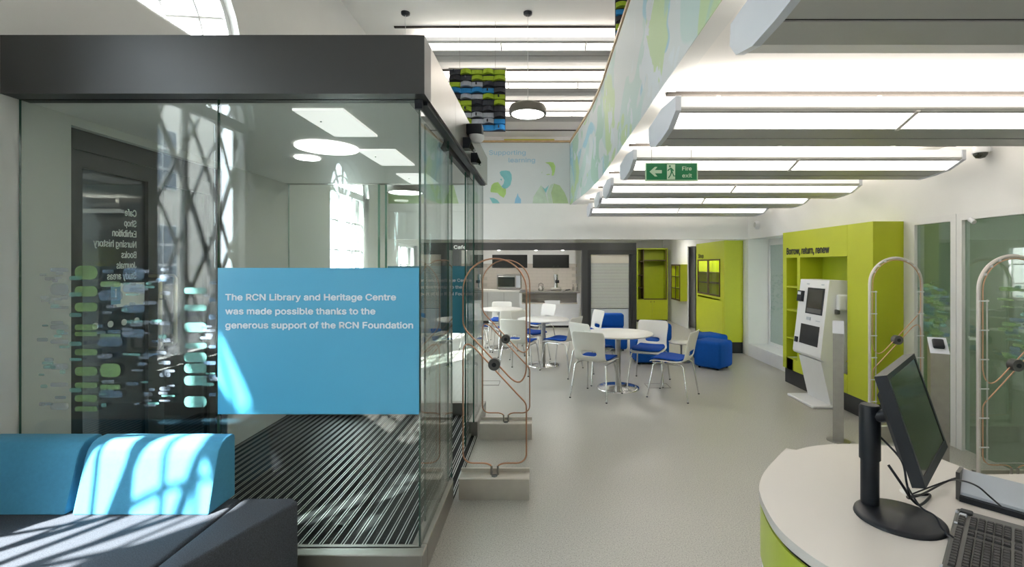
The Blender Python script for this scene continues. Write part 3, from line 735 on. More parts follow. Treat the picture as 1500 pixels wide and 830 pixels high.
# one-piece shell: rows from seat front to top of the back (y, z, half width, side dish)
rows = [(.235,.425,.19,0),(.215,.440,.215,.004),(.12,.446,.222,.008),(.0,.440,.222,.010),(-.10,.438,.218,.012),(-.165,.447,.212,.016),(-.205,.480,.205,.022),
        (-.222,.52,.200,.026),(-.232,.575,.200,.028),(-.245,.65,.208,.028),(-.262,.73,.215,.024),(-.275,.79,.212,.02),(-.280,.812,.19,.018)]
us = [-1, -.82, -.5, -.16, .16, .5, .82, 1]
sh = B(); vs = []
for (y, z, hw, dish) in rows:
    for u in us:
        d = dish*u*u; back = z > .47
        vs.append((u*hw, y+(d if back else 0), z+(0 if back else d)))
nu = len(us); fs = []
for r in range(len(rows)-1):
    for c in range(nu-1):
        if r == 7 and 2 <= c <= 4: continue                       # the hand slot
        fs.append((r*nu+c, r*nu+c+1, (r+1)*nu+c+1, (r+1)*nu+c))
sh.add(vs, fs, 0, True)
shell_me = bake(sh, 'seat_shell', 'shell', [('SOLIDIFY', {'thickness': .012, 'offset': 0}), ('SUBSURF', {'levels': 1, 'render_levels': 1})])
pd = B(); vs = []
prow = [(.225,.452,.185),(.19,.470,.205),(.10,.474,.208),(.0,.466,.206),(-.09,.462,.200),(-.15,.466,.188),(-.185,.490,.17)]
for y, z, hw in prow:
    for u in (-1, -.8, -.4, 0, .4, .8, 1): vs.append((u*hw, y, z+.008*u*u))
fs = [(r*7+c, r*7+c+1, (r+1)*7+c+1, (r+1)*7+c) for r in range(6) for c in range(6)]
pd.add(vs, fs, 0, True)
pad_me = bake(pd, 'seat_pad', 'bluef', [('SOLIDIFY', {'thickness': .022, 'offset': 0}), ('SUBSURF', {'levels': 1, 'render_levels': 1})])
leg_me = {}
for sx in (-1, 1):
    for sy in (-1, 1):
        leg_me[(sx, sy)] = B().tube([(sx*.185, sy*.15, .415), (sx*.20, sy*.18, .395), (sx*.235, sy*.245, .0)], .0095, 8).mesh('leg', 'chrome')
fr_me = B().tube([(-.185, -.15, .415), (-.185, .15, .418), (-.17, .20, .42), (.17, .20, .42), (.185, .15, .418), (.185, -.15, .415)], .009, 8).mesh('seat_frame', 'chrome')
foot_me = B().lathe([(.012, 0), (.012, .012)], (0,0,0), 8).mesh('foot', 'blackp')
def chair(x, y, fx, fy, label, group):
    t = thing('cafe_chair', label, 'chair', (x, y, 0), math.atan2(fy, fx)-PI/2, group)
    meshobj('seat_shell', shell_me, t); meshobj('seat_pad', pad_me, t); meshobj('seat_frame', fr_me, t)
    for k_, me in leg_me.items():
        l = meshobj('leg', me, t); f = meshobj('foot', foot_me, l); f.location = (k_[0]*.235, k_[1]*.245, 0)
    return t
G1, G2, G3 = 'chairs round the nearest table', 'chairs round the middle table', 'chairs round the far left table'
chair(.665, 5.83, .51, .86, 'white chair with blue seat, back to camera, left of the nearest table', G1)
chair(1.60, 5.83, -.84, .54, 'white chair with blue seat in side view, right front of the nearest table', G1)
chair(1.46, 6.52, -.42, -.9, 'white chair with blue seat facing the camera, right behind the nearest table', G1)
chair(.70, 6.62, .78, .6, 'white chair half hidden behind the nearest table, to its left', G1)
chair(.30, 7.30, -.85, .5, 'white chair on the right of the middle table, turned left', G2)
chair(-.33, 7.12, .35, .93, 'white chair with its back to us seen through the copper gate', G2)
chair(-.20, 8.02, .75, -.65, 'white chair behind the left edge of the middle table', G2)
chair(.74, 8.15, -.85, -.3, 'white chair whose back shows above the chair behind the nearest table', G2)
chair(-.05, 9.35, -.75, -.65, 'white chair in front of the display counter, farthest of the middle chairs', G2)
chair(-.60, 8.50, -.3, .95, 'white chair with its back to us, right front of the far left table', G3)
chair(-.86, 9.85, -.05, -1, 'white chair behind the far left table, facing us', G3)
chair(-1.25, 8.85, .95, .3, 'white chair left of the far left table, behind the lobby glass', G3)

# ------------------------------------------------------------------ blue poufs and low table
def softbox(x0, x1, y0, y1, z0, z1, r, name, m, parent):
    return B().bbox(x0, x1, y0, y1, z0, z1, r, 4).obj(name, m, parent)
def pouf(x, y, rz, s, h, label):
    t = thing('pouf', label, 'pouf', (x, y, 0), rz, 'royal blue cube poufs')
    softbox(-s/2, s/2, -s/2, s/2, .025, h, .05, 'cushion', 'poufb', t)
    for a in (-1, 1):
        for b_ in (-1, 1): B().lathe([(.018, 0), (.018, .03)], (a*(s/2-.07), b_*(s/2-.07), 0), 10).obj('leg', 'blackp', t)
pouf(2.66, 7.43, .76, .44, .43, 'bright blue cube pouf in front, beside the lime cupboard')
pouf(2.82, 8.10, .35, .46, .43, 'bright blue cube pouf behind the front one, by the lime cupboard')
def lounge(x, y, rz, label):
    t = thing('lounge_seat', label, 'armchair', (x, y, 0), rz, 'blue low-backed lounge seats')
    softbox(-.28, .28, -.26, .28, .03, .40, .05, 'seat_block', 'poufb', t); softbox(-.28, .28, .12, .32, .38, .655, .05, 'backrest', 'poufb', t)
    for a in (-1, 1):
        for b_ in (-1, 1): B().lathe([(.018, 0), (.018, .035)], (a*.2, b_*.2, 0), 10).obj('leg', 'blackp', t)
lounge(1.75, 7.87, -PI/2, 'blue lounge seat with raised back behind the chair facing us')
lounge(1.30, 9.05, 0.0, 'blue lounge seat with raised back in front of the roller shutter')
lt = thing('side_table', 'small low white round side table between the blue poufs', 'side table', (2.29, 7.86, 0))
B().lathe([(.0, .31), (.205, .31), (.21, .318), (.205, .33), (0, .33)], (0,0,0), 36, close=False).obj('tabletop', 'tabletop', lt)
B().lathe([(.016, .01), (.016, .31)], (0,0,0), 12).obj('column', 'steel', lt)
B().lathe([(.0, .018), (.14, .012), (.145, 0)], (0,0,0), 28, close=False).obj('base', 'steel', lt)

# ------------------------------------------------------------------ security gates
def rounded(pts, r, n=5, closed=True):
    out = []; N = len(pts)
    for i in range(N):
        p = Vector(pts[i]); a = Vector(pts[i-1]) if (closed or i > 0) else None; c = Vector(pts[(i+1) % N]) if (closed or i < N-1) else None
        if a is None or c is None: out.append(p); continue
        rr = r if not isinstance(r, (list, tuple)) else r[i]
        d1 = (a-p); d2 = (c-p); k1 = min(rr, d1.length*.49); k2 = min(rr, d2.length*.49)
        s, e = p+d1.normalized()*k1, p+d2.normalized()*k2
        for j in range(n+1):
            u = j/n; out.append(s*(1-u)**2+p*2*u*(1-u)+e*u*u)
    return out
def gate(x, y, flip, style, label):
    t = thing('security_gate', label, 'security gate', (x, y, 0), group='book security gates'); t.scale = (1, 1, 1)
    s = -1 if flip else 1; hw = .219; top = 1.640; r = .219
    f3 = lambda pts, yy=0: [(s*p[0], yy, p[1]) for p in pts]
    rod = 'rod2' if style else 'copper'; rr_ = .0042 if style else .0055
    up = [Vector((q[0], q[1])) for q in arc(0, top-r, r, 0, PI, 22)]
    up += rounded([(-hw, 1.30), (-hw, 1.165), (.155, .765), (hw, .83), (hw, 1.30)], [.0, .05, .09, .07, 0], closed=False)[0:]
    lowl = [(-.022, .205)]+[(-.03, .215), (-.06, .228), (-.18, .228), (-.219, .265), (-.219, 1.00), (-.21, 1.04), (-.185, 1.052), (-.15, 1.035), (.17, .69), (.219, .64), (.219, .265), (.18, .228), (.06, .228), (.03, .215), (.022, .205)]
    B().tube(f3(up), rr_, 8, closed=True).obj('upper_antenna_loop', rod, t)
    B().tube(f3([lowl[0]]+rounded(lowl[1:-1], .03, 3, closed=False)+[lowl[-1]]), rr_, 8).obj('lower_antenna_loop', rod, t)
    d = B()
    seg = 24; vs = []
    B().prism([(s*(-.002)+.041*math.cos(2*PI*i/24), .912+.041*math.sin(2*PI*i/24)) for i in range(24)], 'y', -.026, .022).obj('hub', 'keyg', t)
    B().prism([(s*(-.002)+.016*math.cos(2*PI*i/16), .912+.016*math.sin(2*PI*i/16)) for i in range(16)], 'y', -.031, -.026).obj('hub_cap', 'blackp', t)
    if style:
        o_ = [(hw+.018, .15)]+[(q[0], q[1]) for q in arc(0, top-r, r+.018, 0, PI, 24)]+[(-hw-.018, .15)]
        B().tube([(p[0], .012, p[1]) for p in o_], .013, 8).obj('outer_tube', 'pearl', t)
        i_ = [(hw-.03, .24)]+[(q[0], q[1]) for q in arc(0, top-r-.02, r-.035, 0, PI, 24)]+[(-hw+.03, .24)]
        B().tube([(p[0], .0, p[1]) for p in i_[:1]+[(hw-.03, 1.36)]], .005, 6).obj('inner_rod', 'alu', t)
        B().tube([(-hw+.03, 0, .24), (-hw+.03, 0, 1.36)], .005, 6).obj('inner_rod', 'alu', t)
        B().tube([(-hw, 0, .24), (hw, 0, .24)], .004, 6).obj('cross_bar', 'alu', t)
        for zz in (.35, .55, .75, .95, 1.15, 1.35):
            for sx in (-1, 1): B().box(sx*(hw-.005)-.032, sx*(hw-.005)+.032, -.008, -.002, zz-.004, zz+.004).obj('clip', 'whitep', t)
        for q in (.5, .8, 1.1): 
            for sg in (-1, 1): B().box(sg*math.cos(q)*(r+.012)-.008, sg*math.cos(q)*(r+.012)+.008, -.006, .02, top-r+math.sin(q)*(r+.012)-.008, top-r+math.sin(q)*(r+.012)+.008).obj('clip', 'whitep', t)
    pp = [(-.25+.033, .152), (.217, .152)]+[(q[0], q[1]) for q in arc(0, top-r, r-.004, 0, PI, 20)]
    B().prism(pp, 'y', -.002, .002).obj('clear_panel', 'acr', t)
    bs = B(); bs.prism([(-.055, 0), (-.055, .140), (-.048, .148), (.045, .148), (.045, .172), (.062, .172), (.062, 0)], 'x', -.239, .239); bs.obj('base', 'gsteel', t)
    bt = B(); bt.lathe([(.021, 0), (.021, .004), (.016, .006), (.0, .006)], (0, -.02, .148), 20, close=False); bt.obj('lock_cover', 'keyg', t)
    for sx in (-1, 1): B().lathe([(.008, .148), (.008, .21)], (sx*.022, 0, 0), 8).obj('socket', 'steel', t)
gate(-.327, 3.302, False, 0, 'copper-rod security gate on steel base nearest the lobby corner')
gate(-.333, 4.42, False, 0, 'copper-rod security gate on steel base standing behind the front one')
gate(3.235, 4.36, True, 1, 'arched security gate before the lime cupboard, left of the glass doors')
gate(3.235, 3.27, True, 1, 'arched security gate at the right edge before the glass doors')

# ------------------------------------------------------------------ lime cupboards
def cupboard_borrow():
    t = thing('lime_cupboard', 'large lime green wall unit lettered Borrow, return, renew, with open shelves', 'cupboard', (0, 0, 0))
    X0, X1 = 3.31, XR-.003; y0, y1 = 4.78, 6.565; H = 2.03
    # body with two open recesses, made of boards
    b = B()
    b.box(X0, X1, y0, 5.18, .20, H); 
    b.obj('near_panel', 'green', t)
    B().box(X0, X0+.30, 5.184, y1, 1.69, H).obj('header_panel', 'green', t)
    B().box(X0, X0+.02, 6.30, y1, .20, .35).box(X0, X0+.30, 6.47, y1, .35, 1.69).obj('side_panel', 'green', t)
    B().box(X0, X0+.30, 6.13, 6.20, .20, 1.69).obj('upright', 'green', t)
    B().box(X0, X0+.30, 6.20, 6.47, .20, .345).obj('lower_panel', 'green', t)
    B().box(X0, X0+.02, 5.184, 6.13, .20, .40).obj('lower_panel', 'green', t)
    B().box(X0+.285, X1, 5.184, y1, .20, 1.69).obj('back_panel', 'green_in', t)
    for z in (.62, .99, 1.30): B().box(X0+.004, X0+.285, 6.20, 6.47, z-.010, z+.010).obj('shelf', 'green', t)
    B().box(X0+.02, X1, 5.0, y1-.02, 0, .199).box(X0+.01, X1, y0+.01, 5.0, 0, .199).obj('plinth', 'black', t)
    text('Borrow, return, renew', .95, .160, 'lettering', 'txtd', t, face_left(X0-.001, 6.46, 1.735), .045)
    text('Returned items', .24, .055, 'lettering', 'txt', t, face_left(X0+.283, 5.50, 1.50), .02)
    return t
cupboard_borrow()
def cupboard_shop():
    t = thing('lime_cupboard', 'lime green shop cupboard with glazed display doors on the far right', 'cupboard', (0, 0, 0))
    X0, X1, y0, y1, H = 3.28, XR-.004, 8.60, 10.16, 2.03
    # opening y 8.72..9.95, z 1.02..1.66
    B().box(X0, X1, y0, y0+.06, .20, H).obj('side_panel', 'green', t)
    B().box(X0, X1, y1-.04, y1, .20, H).obj('side_panel', 'green', t)
    B().box(X0, X0+.02, y0+.06, y1-.04, 1.70, H).obj('header_panel', 'green', t)
    B().box(X0, X0+.02, y0+.06, y0+.20, .20, 1.70).box(X0, X0+.02, y1-.10, y1-.04, .2, 1.70).box(X0, X0+.02, y0+.20, y1-.10, .96, 1.0).obj('front_panel', 'green', t)
    B().box(X0-.004, X0+.02, y0+.064, y1-.044, .22, .93).obj('lower_door', 'green', t)
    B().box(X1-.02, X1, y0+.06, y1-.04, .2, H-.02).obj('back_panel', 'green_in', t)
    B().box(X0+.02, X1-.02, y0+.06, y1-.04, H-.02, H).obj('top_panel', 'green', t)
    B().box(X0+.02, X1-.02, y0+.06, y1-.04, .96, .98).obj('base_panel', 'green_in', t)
    B().box(X0+.05, X0+.10, y0+.10, y1-.10, H-.045, H-.021).obj('led_strip', 'led', t)
    B().box(X0+.03, X0+.045, y0+.09, y0+.12, 1.0, 1.66).obj('led_strip', 'led', t)
    for z in (1.23, 1.44): B().box(X0+.03, X1-.02, y0+.062, y1-.042, z-.006, z+.006).obj('shelf', 'brown', t)
    ya, yb = y0+.20, y1-.10; ym = (ya+yb)/2
    for a, b_ in ((ya, ym), (ym, yb)):
        f = B(); f.box(X0-.012, X0+.012, a, a+.03, 1.0, 1.70); f.box(X0-.012, X0+.012, b_-.03, b_, 1.0, 1.70); f.box(X0-.012, X0+.012, a+.03, b_-.03, 1.0, 1.03); f.box(X0-.012, X0+.012, a+.03, b_-.03, 1.67, 1.70)
        f = f.obj('glass_door', 'brown', t); B().box(X0-.003, X0+.001, a+.03, b_-.03, 1.03, 1.67).obj('pane', 'acr', f)
    B().box(X0+.015, X1, y0+.01, y1-.01, 0, .20).obj('plinth', 'black', t)
    text('Shop', .32, .145, 'lettering', 'txtd', t, face_left(X0-.001, y1-.14, 1.735), .045)
cupboard_shop()
def cupboard_back():
    t = thing('lime_cupboard', 'tall lime green cupboard with open compartments and twin doors beside the roller shutter', 'cupboard', (3.07, 13.3, 0))
    B().box(-.43, .43, .0, .35, .06, .62).obj('lower_carcass', 'green_in', t)
    for a, b_ in ((-.425, -.005), (.005, .425)):
        d = B().box(a, b_, -.018, -.001, .07, .615).obj('door', 'green', t)
        B().lathe([(.012, 0), (.012, .02)], (a+.38 if a < -.1 else a+.04, -.03, .55), 10).obj('knob', 'brown', d)
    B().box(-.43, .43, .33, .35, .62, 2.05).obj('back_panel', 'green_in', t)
    B().box(-.43, -.40, 0, .33, .62, 2.05).box(.40, .43, 0, .33, .62, 2.05).box(-.40, .40, 0, .33, 2.02, 2.05).obj('carcass', 'green_in', t)
    B().box(-.26, -.235, -.01, .33, .64, 2.02).obj('upright', 'brown', t)
    for z in (.95, 1.30, 1.68): B().box(-.40, -.26, 0, .33, z-.01, z+.01).obj('shelf', 'brown', t)
    B().box(-.235, .40, -.01, .33, 1.70, 1.725).obj('shelf', 'brown', t)
    B().box(-.235, .40, -.012, .0, .62, .65).box(.375, .40, -.012, 0, .65, 2.02).obj('front_trim', 'brown', t)
    B().box(-.42, .42, .02, .34, 0, .06).obj('plinth', 'black', t)
cupboard_back()
dc = thing('display_case', 'small lime green glass-fronted display case on the far white wall', 'display case', (3.43, 12.3, .68)); dc.scale = (.58, 1, 1)
B().box(.02, .318, -.4, .4, 0, .02).box(.02, .318, -.4, .4, .90, .92).box(.02, .318, -.4, -.37, .02, .90).box(.02, .318, .37, .4, .02, .90).box(.30, .318, -.37, .37, .02, .90).obj('carcass', 'green', dc)
for z in (.31, .61): B().box(.03, .30, -.37, .37, z-.008, z+.008).obj('shelf', 'green_in', dc)
f = B(); 
for y in (-.4, -.02, .36): f.box(.0, .02, y, y+.04, 0, .92)
f.box(.0, .02, -.4, .4, 0, .04).box(.0, .02, -.4, .4, .88, .92).box(0, .02, -.4, .4, .30, .32).box(0, .02, -.4, .4, .60, .62); f.obj('front_frame', 'brown', dc)
wr2 = struct(B().box(XR, XR+.03, 11.9, 12.9, .0, ZS).obj('wall_right', 'wall'), 'white wall panel behind the small display case', 'wall')

# ------------------------------------------------------------------ self-service kiosk
def kiosk():
    t = thing('self_service_kiosk', 'white self-service kiosk with two black screens standing in the lime recess', 'kiosk', (3.2, 5.58, 0))
    ox = 3.2
    up = [(3.185, 1.42), (3.085, .56), (3.095, .535), (3.14, .515), (3.36, .515), (3.40, .56), (3.40, 1.42)]
    bm = B().prism([(a-ox, z) for a, z in up], 'y', -.285, .30); bm.obj('cabinet', 'whitep', t)
    lo = [(3.105, .514), (3.215, .030), (3.40, .030), (3.40, .514)]
    B().prism([(a-ox, z) for a, z in lo], 'y', -.26, .20).obj('pedestal', 'whitep', t)
    B().bbox(3.0-ox, 3.40-ox, -.285, .27, 0, .029, .006, 1, smooth=False).obj('foot_plate', 'whitep', t)
    # items on the sloping face
    A = Vector((3.185-ox, 0, 1.42)); Bv = Vector((3.085-ox, 0, .56)); d = (Bv-A); L = d.length; d.normalize(); n = Vector((d.z, 0, -d.x)); n = n if n.x < 0 else -n
    def on(y0, y1, s0, s1, dep, name, m, par=t):
        vs = []
        for q in (0.0005, dep):
            for y, s in ((y0, s0), (y1, s0), (y1, s1), (y0, s1)):
                p = A+d*s+n*q; vs.append((p.x, y, p.z))
        return B().add(vs, [(0,1,2,3), (4,7,6,5), (0,4,5,1), (1,5,6,2), (2,6,7,3), (3,7,4,0)]).obj(name, m, par)
    on(-.225, .115, .095, .40, .004, 'touch_screen', 'blackp'); on(-.20, .09, .115, .33, .006, 'display', 'screen'); on(-.20, .09, .335, .385, .006, 'screen_footer', 'keyg')
    on(-.205, .175, .53, .76, .004, 'scan_pad', 'board')
    on(.18, .28, .14, .27, .035, 'card_reader', 'blackp'); on(.20, .265, .155, .19, .038, 'card_reader_display', 'greyp')
    on(.21, .27, .70, .765, .012, 'card_slot', 'blackp')
    on(-.01, .07, .44, .475, .008, 'receipt_slot', 'greyp'); on(-.2, -.12, .465, .475, .006, 'indicator', 'greyp')
    on(.10, .15, .045, .06, .004, 'indicator', 'greyp'); on(-.2, -.15, .045, .06, .004, 'indicator', 'greyp')
    B().bbox(3.25-ox, 3.42-ox, -.345, -.288, 1.09, 1.27, .02, 2).obj('receipt_printer', 'whitep', t)
    B().bbox(3.235-ox, 3.275-ox, -.335, -.29, 1.05, 1.10, .005, 1).obj('bracket', 'keyg', t)
kiosk()

# ------------------------------------------------------------------ steel posts
def post(x, y, rz, w_, d_, zf, zb, label, reader):
    t = thing('steel_post', label, 'post', (x, y, 0), rz, 'brushed steel posts')
    vs = [(a*w_/2, b_*d_/2, z) for a, b_, z in ((-1,-1,0), (1,-1,0), (1,1,0), (-1,1,0), (-1,-1,zf), (1,-1,zf), (1,1,zb), (-1,1,zb))]
    B().add(vs, [(3,2,1,0), (4,5,6,7), (0,1,5,4), (1,2,6,5), (2,3,7,6), (3,0,4,7)]).obj('column', 'steel', t)
    q = .004
    vs = [(a*(w_/2+.002), b_*(d_/2+.002), z) for a, b_, z in ((-1,-1,zf+.0005), (1,-1,zf+.0005), (1,1,zb+.0005), (-1,1,zb+.0005), (-1,-1,zf+q), (1,-1,zf+q), (1,1,zb+q), (-1,1,zb+q))]
    B().add(vs, [(3,2,1,0), (4,5,6,7), (0,1,5,4), (1,2,6,5), (2,3,7,6), (3,0,4,7)]).obj('top_plate', 'fixcap', t)
    B().lathe([(w_*1.1, 0), (w_*1.1, .004)], (0, 0, 0), 24).obj('base_plate', 'steel', t)
    if reader:
        o = B().bbox(-.034, .034, -.045, .045, 0, .028, .012, 3).obj('card_reader', 'blackp', t)
        o.location = (0, 0, (zf+zb)/2+q+.001); o.rotation_euler = (math.atan2(zb-zf, d_), 0, 0)
post(2.69, 4.34, -.55, .085, .085, .975, 1.08, 'slim brushed steel post with slanted top beside the kiosk', False)
post(2.86, 3.45, -.55, .105, .14, .965, 1.06, 'brushed steel post topped by a black card reader', True)

# ------------------------------------------------------------------ glazed doors on the right
gx = XR+.02
def glazing(n, y0, y1, door=False):
    f = B(); f.box(XR-.01, XR+.06, y0, y0+.055, 0, ZS-.06); f.box(XR-.01, XR+.06, y1-.055, y1, 0, ZS-.06); f.box(XR-.01, XR+.06, y0, y1, ZS-.06, ZS-.001)
    f = struct(f.obj(('door_%d' if door else 'window_%d') % n, 'trimw'))
    B().box(gx, gx+.012, y0+.056, y1-.056, .01, ZS-.061).obj('pane', 'glassr', f)
    return f
w7 = glazing(7, 4.17, 4.69); d2 = glazing(2, 2.40, 4.165, True); glazing(8, .6, 2.39)
struct(B().box(XR, XR+.10, -.6, .59, 0, ZS).obj('wall_right', 'wall'), 'white wall beside the desk just out of view', 'wall')
for f, rngs in ((w7, [(4.26, 4.60)]), (d2, [(2.6, 3.8)])):
    bs_ = {'fgreen': B(), 'fblue': B(), 'fteal': B()}
    for a, b_ in rngs:
        for i in range(90 if b_-a < .5 else 260):
            k_ = random.choice(['fgreen', 'fgreen', 'fblue', 'fteal']); y = random.uniform(a, b_-.1); z = random.uniform(.85, 1.42); rrect(bs_[k_], y, y+random.uniform(.04, .14), z, z+random.uniform(.008, .035), gx-.001-.0007*(i % 4), 'x')
    for k_, b in bs_.items(): tag(b.obj('dash_pattern', k_, f), kind='stuff')
B().tube([(XR-.02, 4.02, 2.0-.02), (XR-.02, 3.98, 1.95)], .02, 8).obj('door_fitting', 'whitep', d2)
rb = B(); rb.box(5.2, 5.3, .5, 4.8, 0, 2.6); rb.box(XR+.14, 5.2, 4.72, 4.8, 0, 2.6); rb.box(XR+.14, 5.2, .5, .58, 0, 2.6); rb.box(XR+.14, 5.2, .58, 4.72, 2.5, 2.6)
struct(rb.obj('wall_side_room', 'roomw'))
for y, lb in ((1.6, 'nearer'), (3.4, 'farther')):  # panels added to brighten the room behind the glazing
    t = thing('added_light_panel', 'light panel added in the room behind the right glazing, the %s one' % lb, 'ceiling light', (4.5, y, 2.485), group='added light panels in the side room')
    B().box(-.3, .3, -.3, .3, 0, .014).obj('frame', 'fixw', t); B().box(-.27, .27, -.27, .27, -.003, -.0005).obj('diffuser', 'pend', t)

# security dome and wall sounder
dm = thing('dome_camera', 'dark dome security camera on the white wall at upper right', 'camera', (XR, 3.87, 2.50))
B().lathe([(.055, .0), (.06, .03), (.055, .05)], (-.07, 0, .0), 20).box(-.07, -.001, -.03, .03, .01, .045).obj('housing', 'whitep', dm)
B().lathe([(.0, -.045), (.03, -.038), (.046, -.015), (.048, 0)], (-.07, 0, 0), 20, close=False).obj('dome', 'screen', dm)
sp = thing('wall_sounder', 'round white sounder with grey grille at the far end of the right wall', 'sounder', (XR, 8.0, 2.26))
o = B().lathe([(.07, 0), (.07, .04), (.05, .06)], (0,0,0), 24).obj('housing', 'whitep', sp); o.rotation_euler = (0, -PI/2, 0)
o = B().lathe([(.045, .0601), (.0, .065)], (0,0,0), 20, close=False).obj('grille', 'fixg', sp); o.rotation_euler = (0, -PI/2, 0)

# ------------------------------------------------------------------ cafe front at the back
YC = 11.5
cf = thing('cafe_surround', 'dark charcoal surround of the cafe with Cafe lettering', 'cafe surround', (0, 0, 0))
B().box(XL+.01, 2.27, YC, YC+.25, 1.945, 2.12).obj('header', 'char', cf)
B().box(XL+.01, -1.98, YC, YC+.25, 0, 1.945).obj('left_jamb', 'char', cf)
B().box(.96, 1.10, YC, YC+.25, 0, 1.945).obj('post', 'char', cf)
B().box(2.16, 2.27, YC, YC+.25, 0, 1.945).box(1.10, 2.16, YC+.0, YC+.25, 1.84, 1.945).box(1.10, 1.18, YC+.02, YC+.25, 0, 1.84).box(2.10, 2.16, YC+.02, YC+.25, 0, 1.84).obj('hatch_frame', 'black', cf)
text('Cafe', .29, .155, 'lettering', 'txtw', cf, face_cam(-2.12, YC-.002, 1.975), .05)
B().box(1.18, 2.10, YC+.10, YC+.14, 0, .53).obj('hatch_panel', 'greyp', cf)
for x in (-1.05, -.15, .5): B().lathe([(.035, 0), (.035, .01)], (x, YC+.12, 1.936), 12).obj('downlight', 'pend', cf)
B().box(1.185, 2.095, YC+.10, YC+.11, .53, 1.84).obj('hatch_back', 'keyg', cf)
sh_ = thing('roller_shutter', 'closed grey roller shutter in the black hatch frame', 'shutter', (1.64, YC+.062, .55))
B().box(-.46, .46, .0, .03, 1.08, 1.29).obj('shutter_box', 'tile', sh_)
for i in range(30): 
    z = i*.036; B().box(-.46, .46, .0+.004*(i % 1), .018, z+.001, z+.027).obj('slat', 'shut', sh_)
for x, y, lb in ((-1.4, 12.6, 'above the cafe oven'), (.2, 12.6, 'above the cafe display counter'), (-1.4, 10.0, 'above the far left table'), (.3, 10.0, 'in front of the cafe opening'), (1.9, 10.0, 'in front of the roller shutter'), (2.9, 12.0, 'before the tall lime cupboard')):  # unseen panels added to lift the dim cafe end
    t = thing('added_light_panel', 'unseen light panel added '+lb, 'ceiling light', (x, y, 2.345), group='added light panels over the cafe')
    B().box(-.30, .30, -.30, .30, 0, .014).obj('frame', 'fixw', t); B().box(-.27, .27, -.27, .27, -.003, -.0005).obj('diffuser', 'cafe_fill', t)
# tiled wall behind the cafe counter
tw = struct(B().box(-2.6, .98, 14.0, 14.1, 0, 2.36).obj('wall_cafe', 'grout'))
tile_me = B().box(0, .285, -.008, 0, 0, .088).mesh('tile', 'tile')
for r in range(8):
    for c in range(9):
        o = bpy.data.objects.new('tile', tile_me); COL.objects.link(o); o.parent = tw
        o.location = (-1.75+c*.292+(.146 if r % 2 else 0), 14.0, .86+r*.094)
struct(B().box(-2.6, .98, 13.97, 13.999, 1.62, 2.36).obj('trim_20', 'wall'), 'cream bulkhead above the cafe tiles', 'bulkhead')
for x0, x1, lb in ((-1.455, -.43, 'black menu board on the left above the oven'), (-.27, .79, 'black menu board on the right above the coffee machine')):
    t = thing('menu_board', lb, 'menu board', (x0, 13.955, 1.50), group='menu boards'); B().box(.01, x1-x0-.01, 0, .012, .01, .37).obj('panel', 'board', t); B().box(0, x1-x0, .012, .014, 0, .38).obj('frame', 'blackp', t)
ct = thing('worktop_unit', 'grey cafe worktop unit with white top under the oven', 'counter', (-1.15, 12.9, 0))
B().box(-.73, .54, .05, .6, 0, .08).obj('plinth', 'black', ct); B().box(-.75, .56, 0, .6, .08, .86).obj('body', 'shut', ct); B().box(-.77, .58, -.03, .62, .86, .91).obj('worktop', 'tabletop', ct)
for x in (-.32, .12): B().box(x-.003, x+.003, -.004, .0, .1, .84).obj('panel_joint', 'keyg', ct)
dsp = thing('display_counter', 'white cafe display counter with grey louvred glass front', 'counter', (.19, 12.0, 0))
B().box(-.73, .73, .1, .73, 0, .06).obj('plinth', 'black', dsp); B().box(-.75, .75, .05, .75, .06, .60).obj('body', 'whitep', dsp)
for z in (.15, .27, .39, .50): B().box(-.75, .75, .03, .05, z, z+.09).obj('front_slat', 'whitep', dsp)
B().box(-.76, .76, -.02, .78, .88, .92).obj('top', 'steel', dsp)
B().box(-.76, -.70, 0, .75, .60, .88).box(.70, .76, 0, .75, .60, .88).obj('cheek', 'whitep', dsp)
B().box(-.70, .70, .40, .42, .60, .88).obj('rear_louvre', 'tile', dsp)
for z in (.66, .73, .80): B().box(-.70, .70, .36, .40, z, z+.02).obj('louvre', 'tile', dsp)
B().box(-.70, .70, .02, .4, .602, .63).obj('shelf', 'tile', dsp)
pb = thing('paper_tray', 'small white tray on the display counter ledge', 'tray', (.26, 11.985, .60)); B().box(-.19, .19, -.03, .0, .0, .10).obj('tray', 'whitep', pb); B().box(-.18, .18, .0, .018, .06, .10).obj('tray_lip', 'whitep', pb)
ov = thing('oven', 'steel countertop oven with glass door on the white worktop', 'oven', (-.90, 13.0, .91))
B().bbox(-.33, .33, 0, .4, .02, .42, .01, 1, smooth=False).obj('body', 'steel', ov); B().box(-.30, .16, -.012, -.001, .08, .34).obj('door', 'screen', ov); B().tube([(-.28, -.03, .36), (.14, -.03, .36)], .008, 6).obj('handle', 'chrome', ov)
B().box(.19, .31, -.01, -.001, .06, .38).obj('control_panel', 'greyp', ov)
for s_ in (-1, 1): B().lathe([(.015, 0), (.015, .02)], (s_*.28, .2, 0), 8).obj('foot', 'blackp', ov)
kt = thing('stovetop_kettle', 'small steel kettle with tall handle on the counter', 'kettle', (-.03, 12.3, .92))
B().lathe([(.06, 0), (.075, .03), (.055, .09), (.02, .12), (.012, .14)], (0,0,0), 20).obj('body', 'steel', kt); B().tube([(-.05, 0, .08), (-.055, 0, .17), (0, 0, .20), (.055, 0, .17), (.05, 0, .08)], .006, 6).obj('handle', 'blackp', kt); B().tube([(.06, 0, .05), (.10, 0, .09)], .01, 6, r2=.006).obj('spout', 'steel', kt)
cm = thing('coffee_grinder', 'chrome and black coffee grinder with clear hopper on the counter', 'coffee machine', (.36, 12.35, .92))
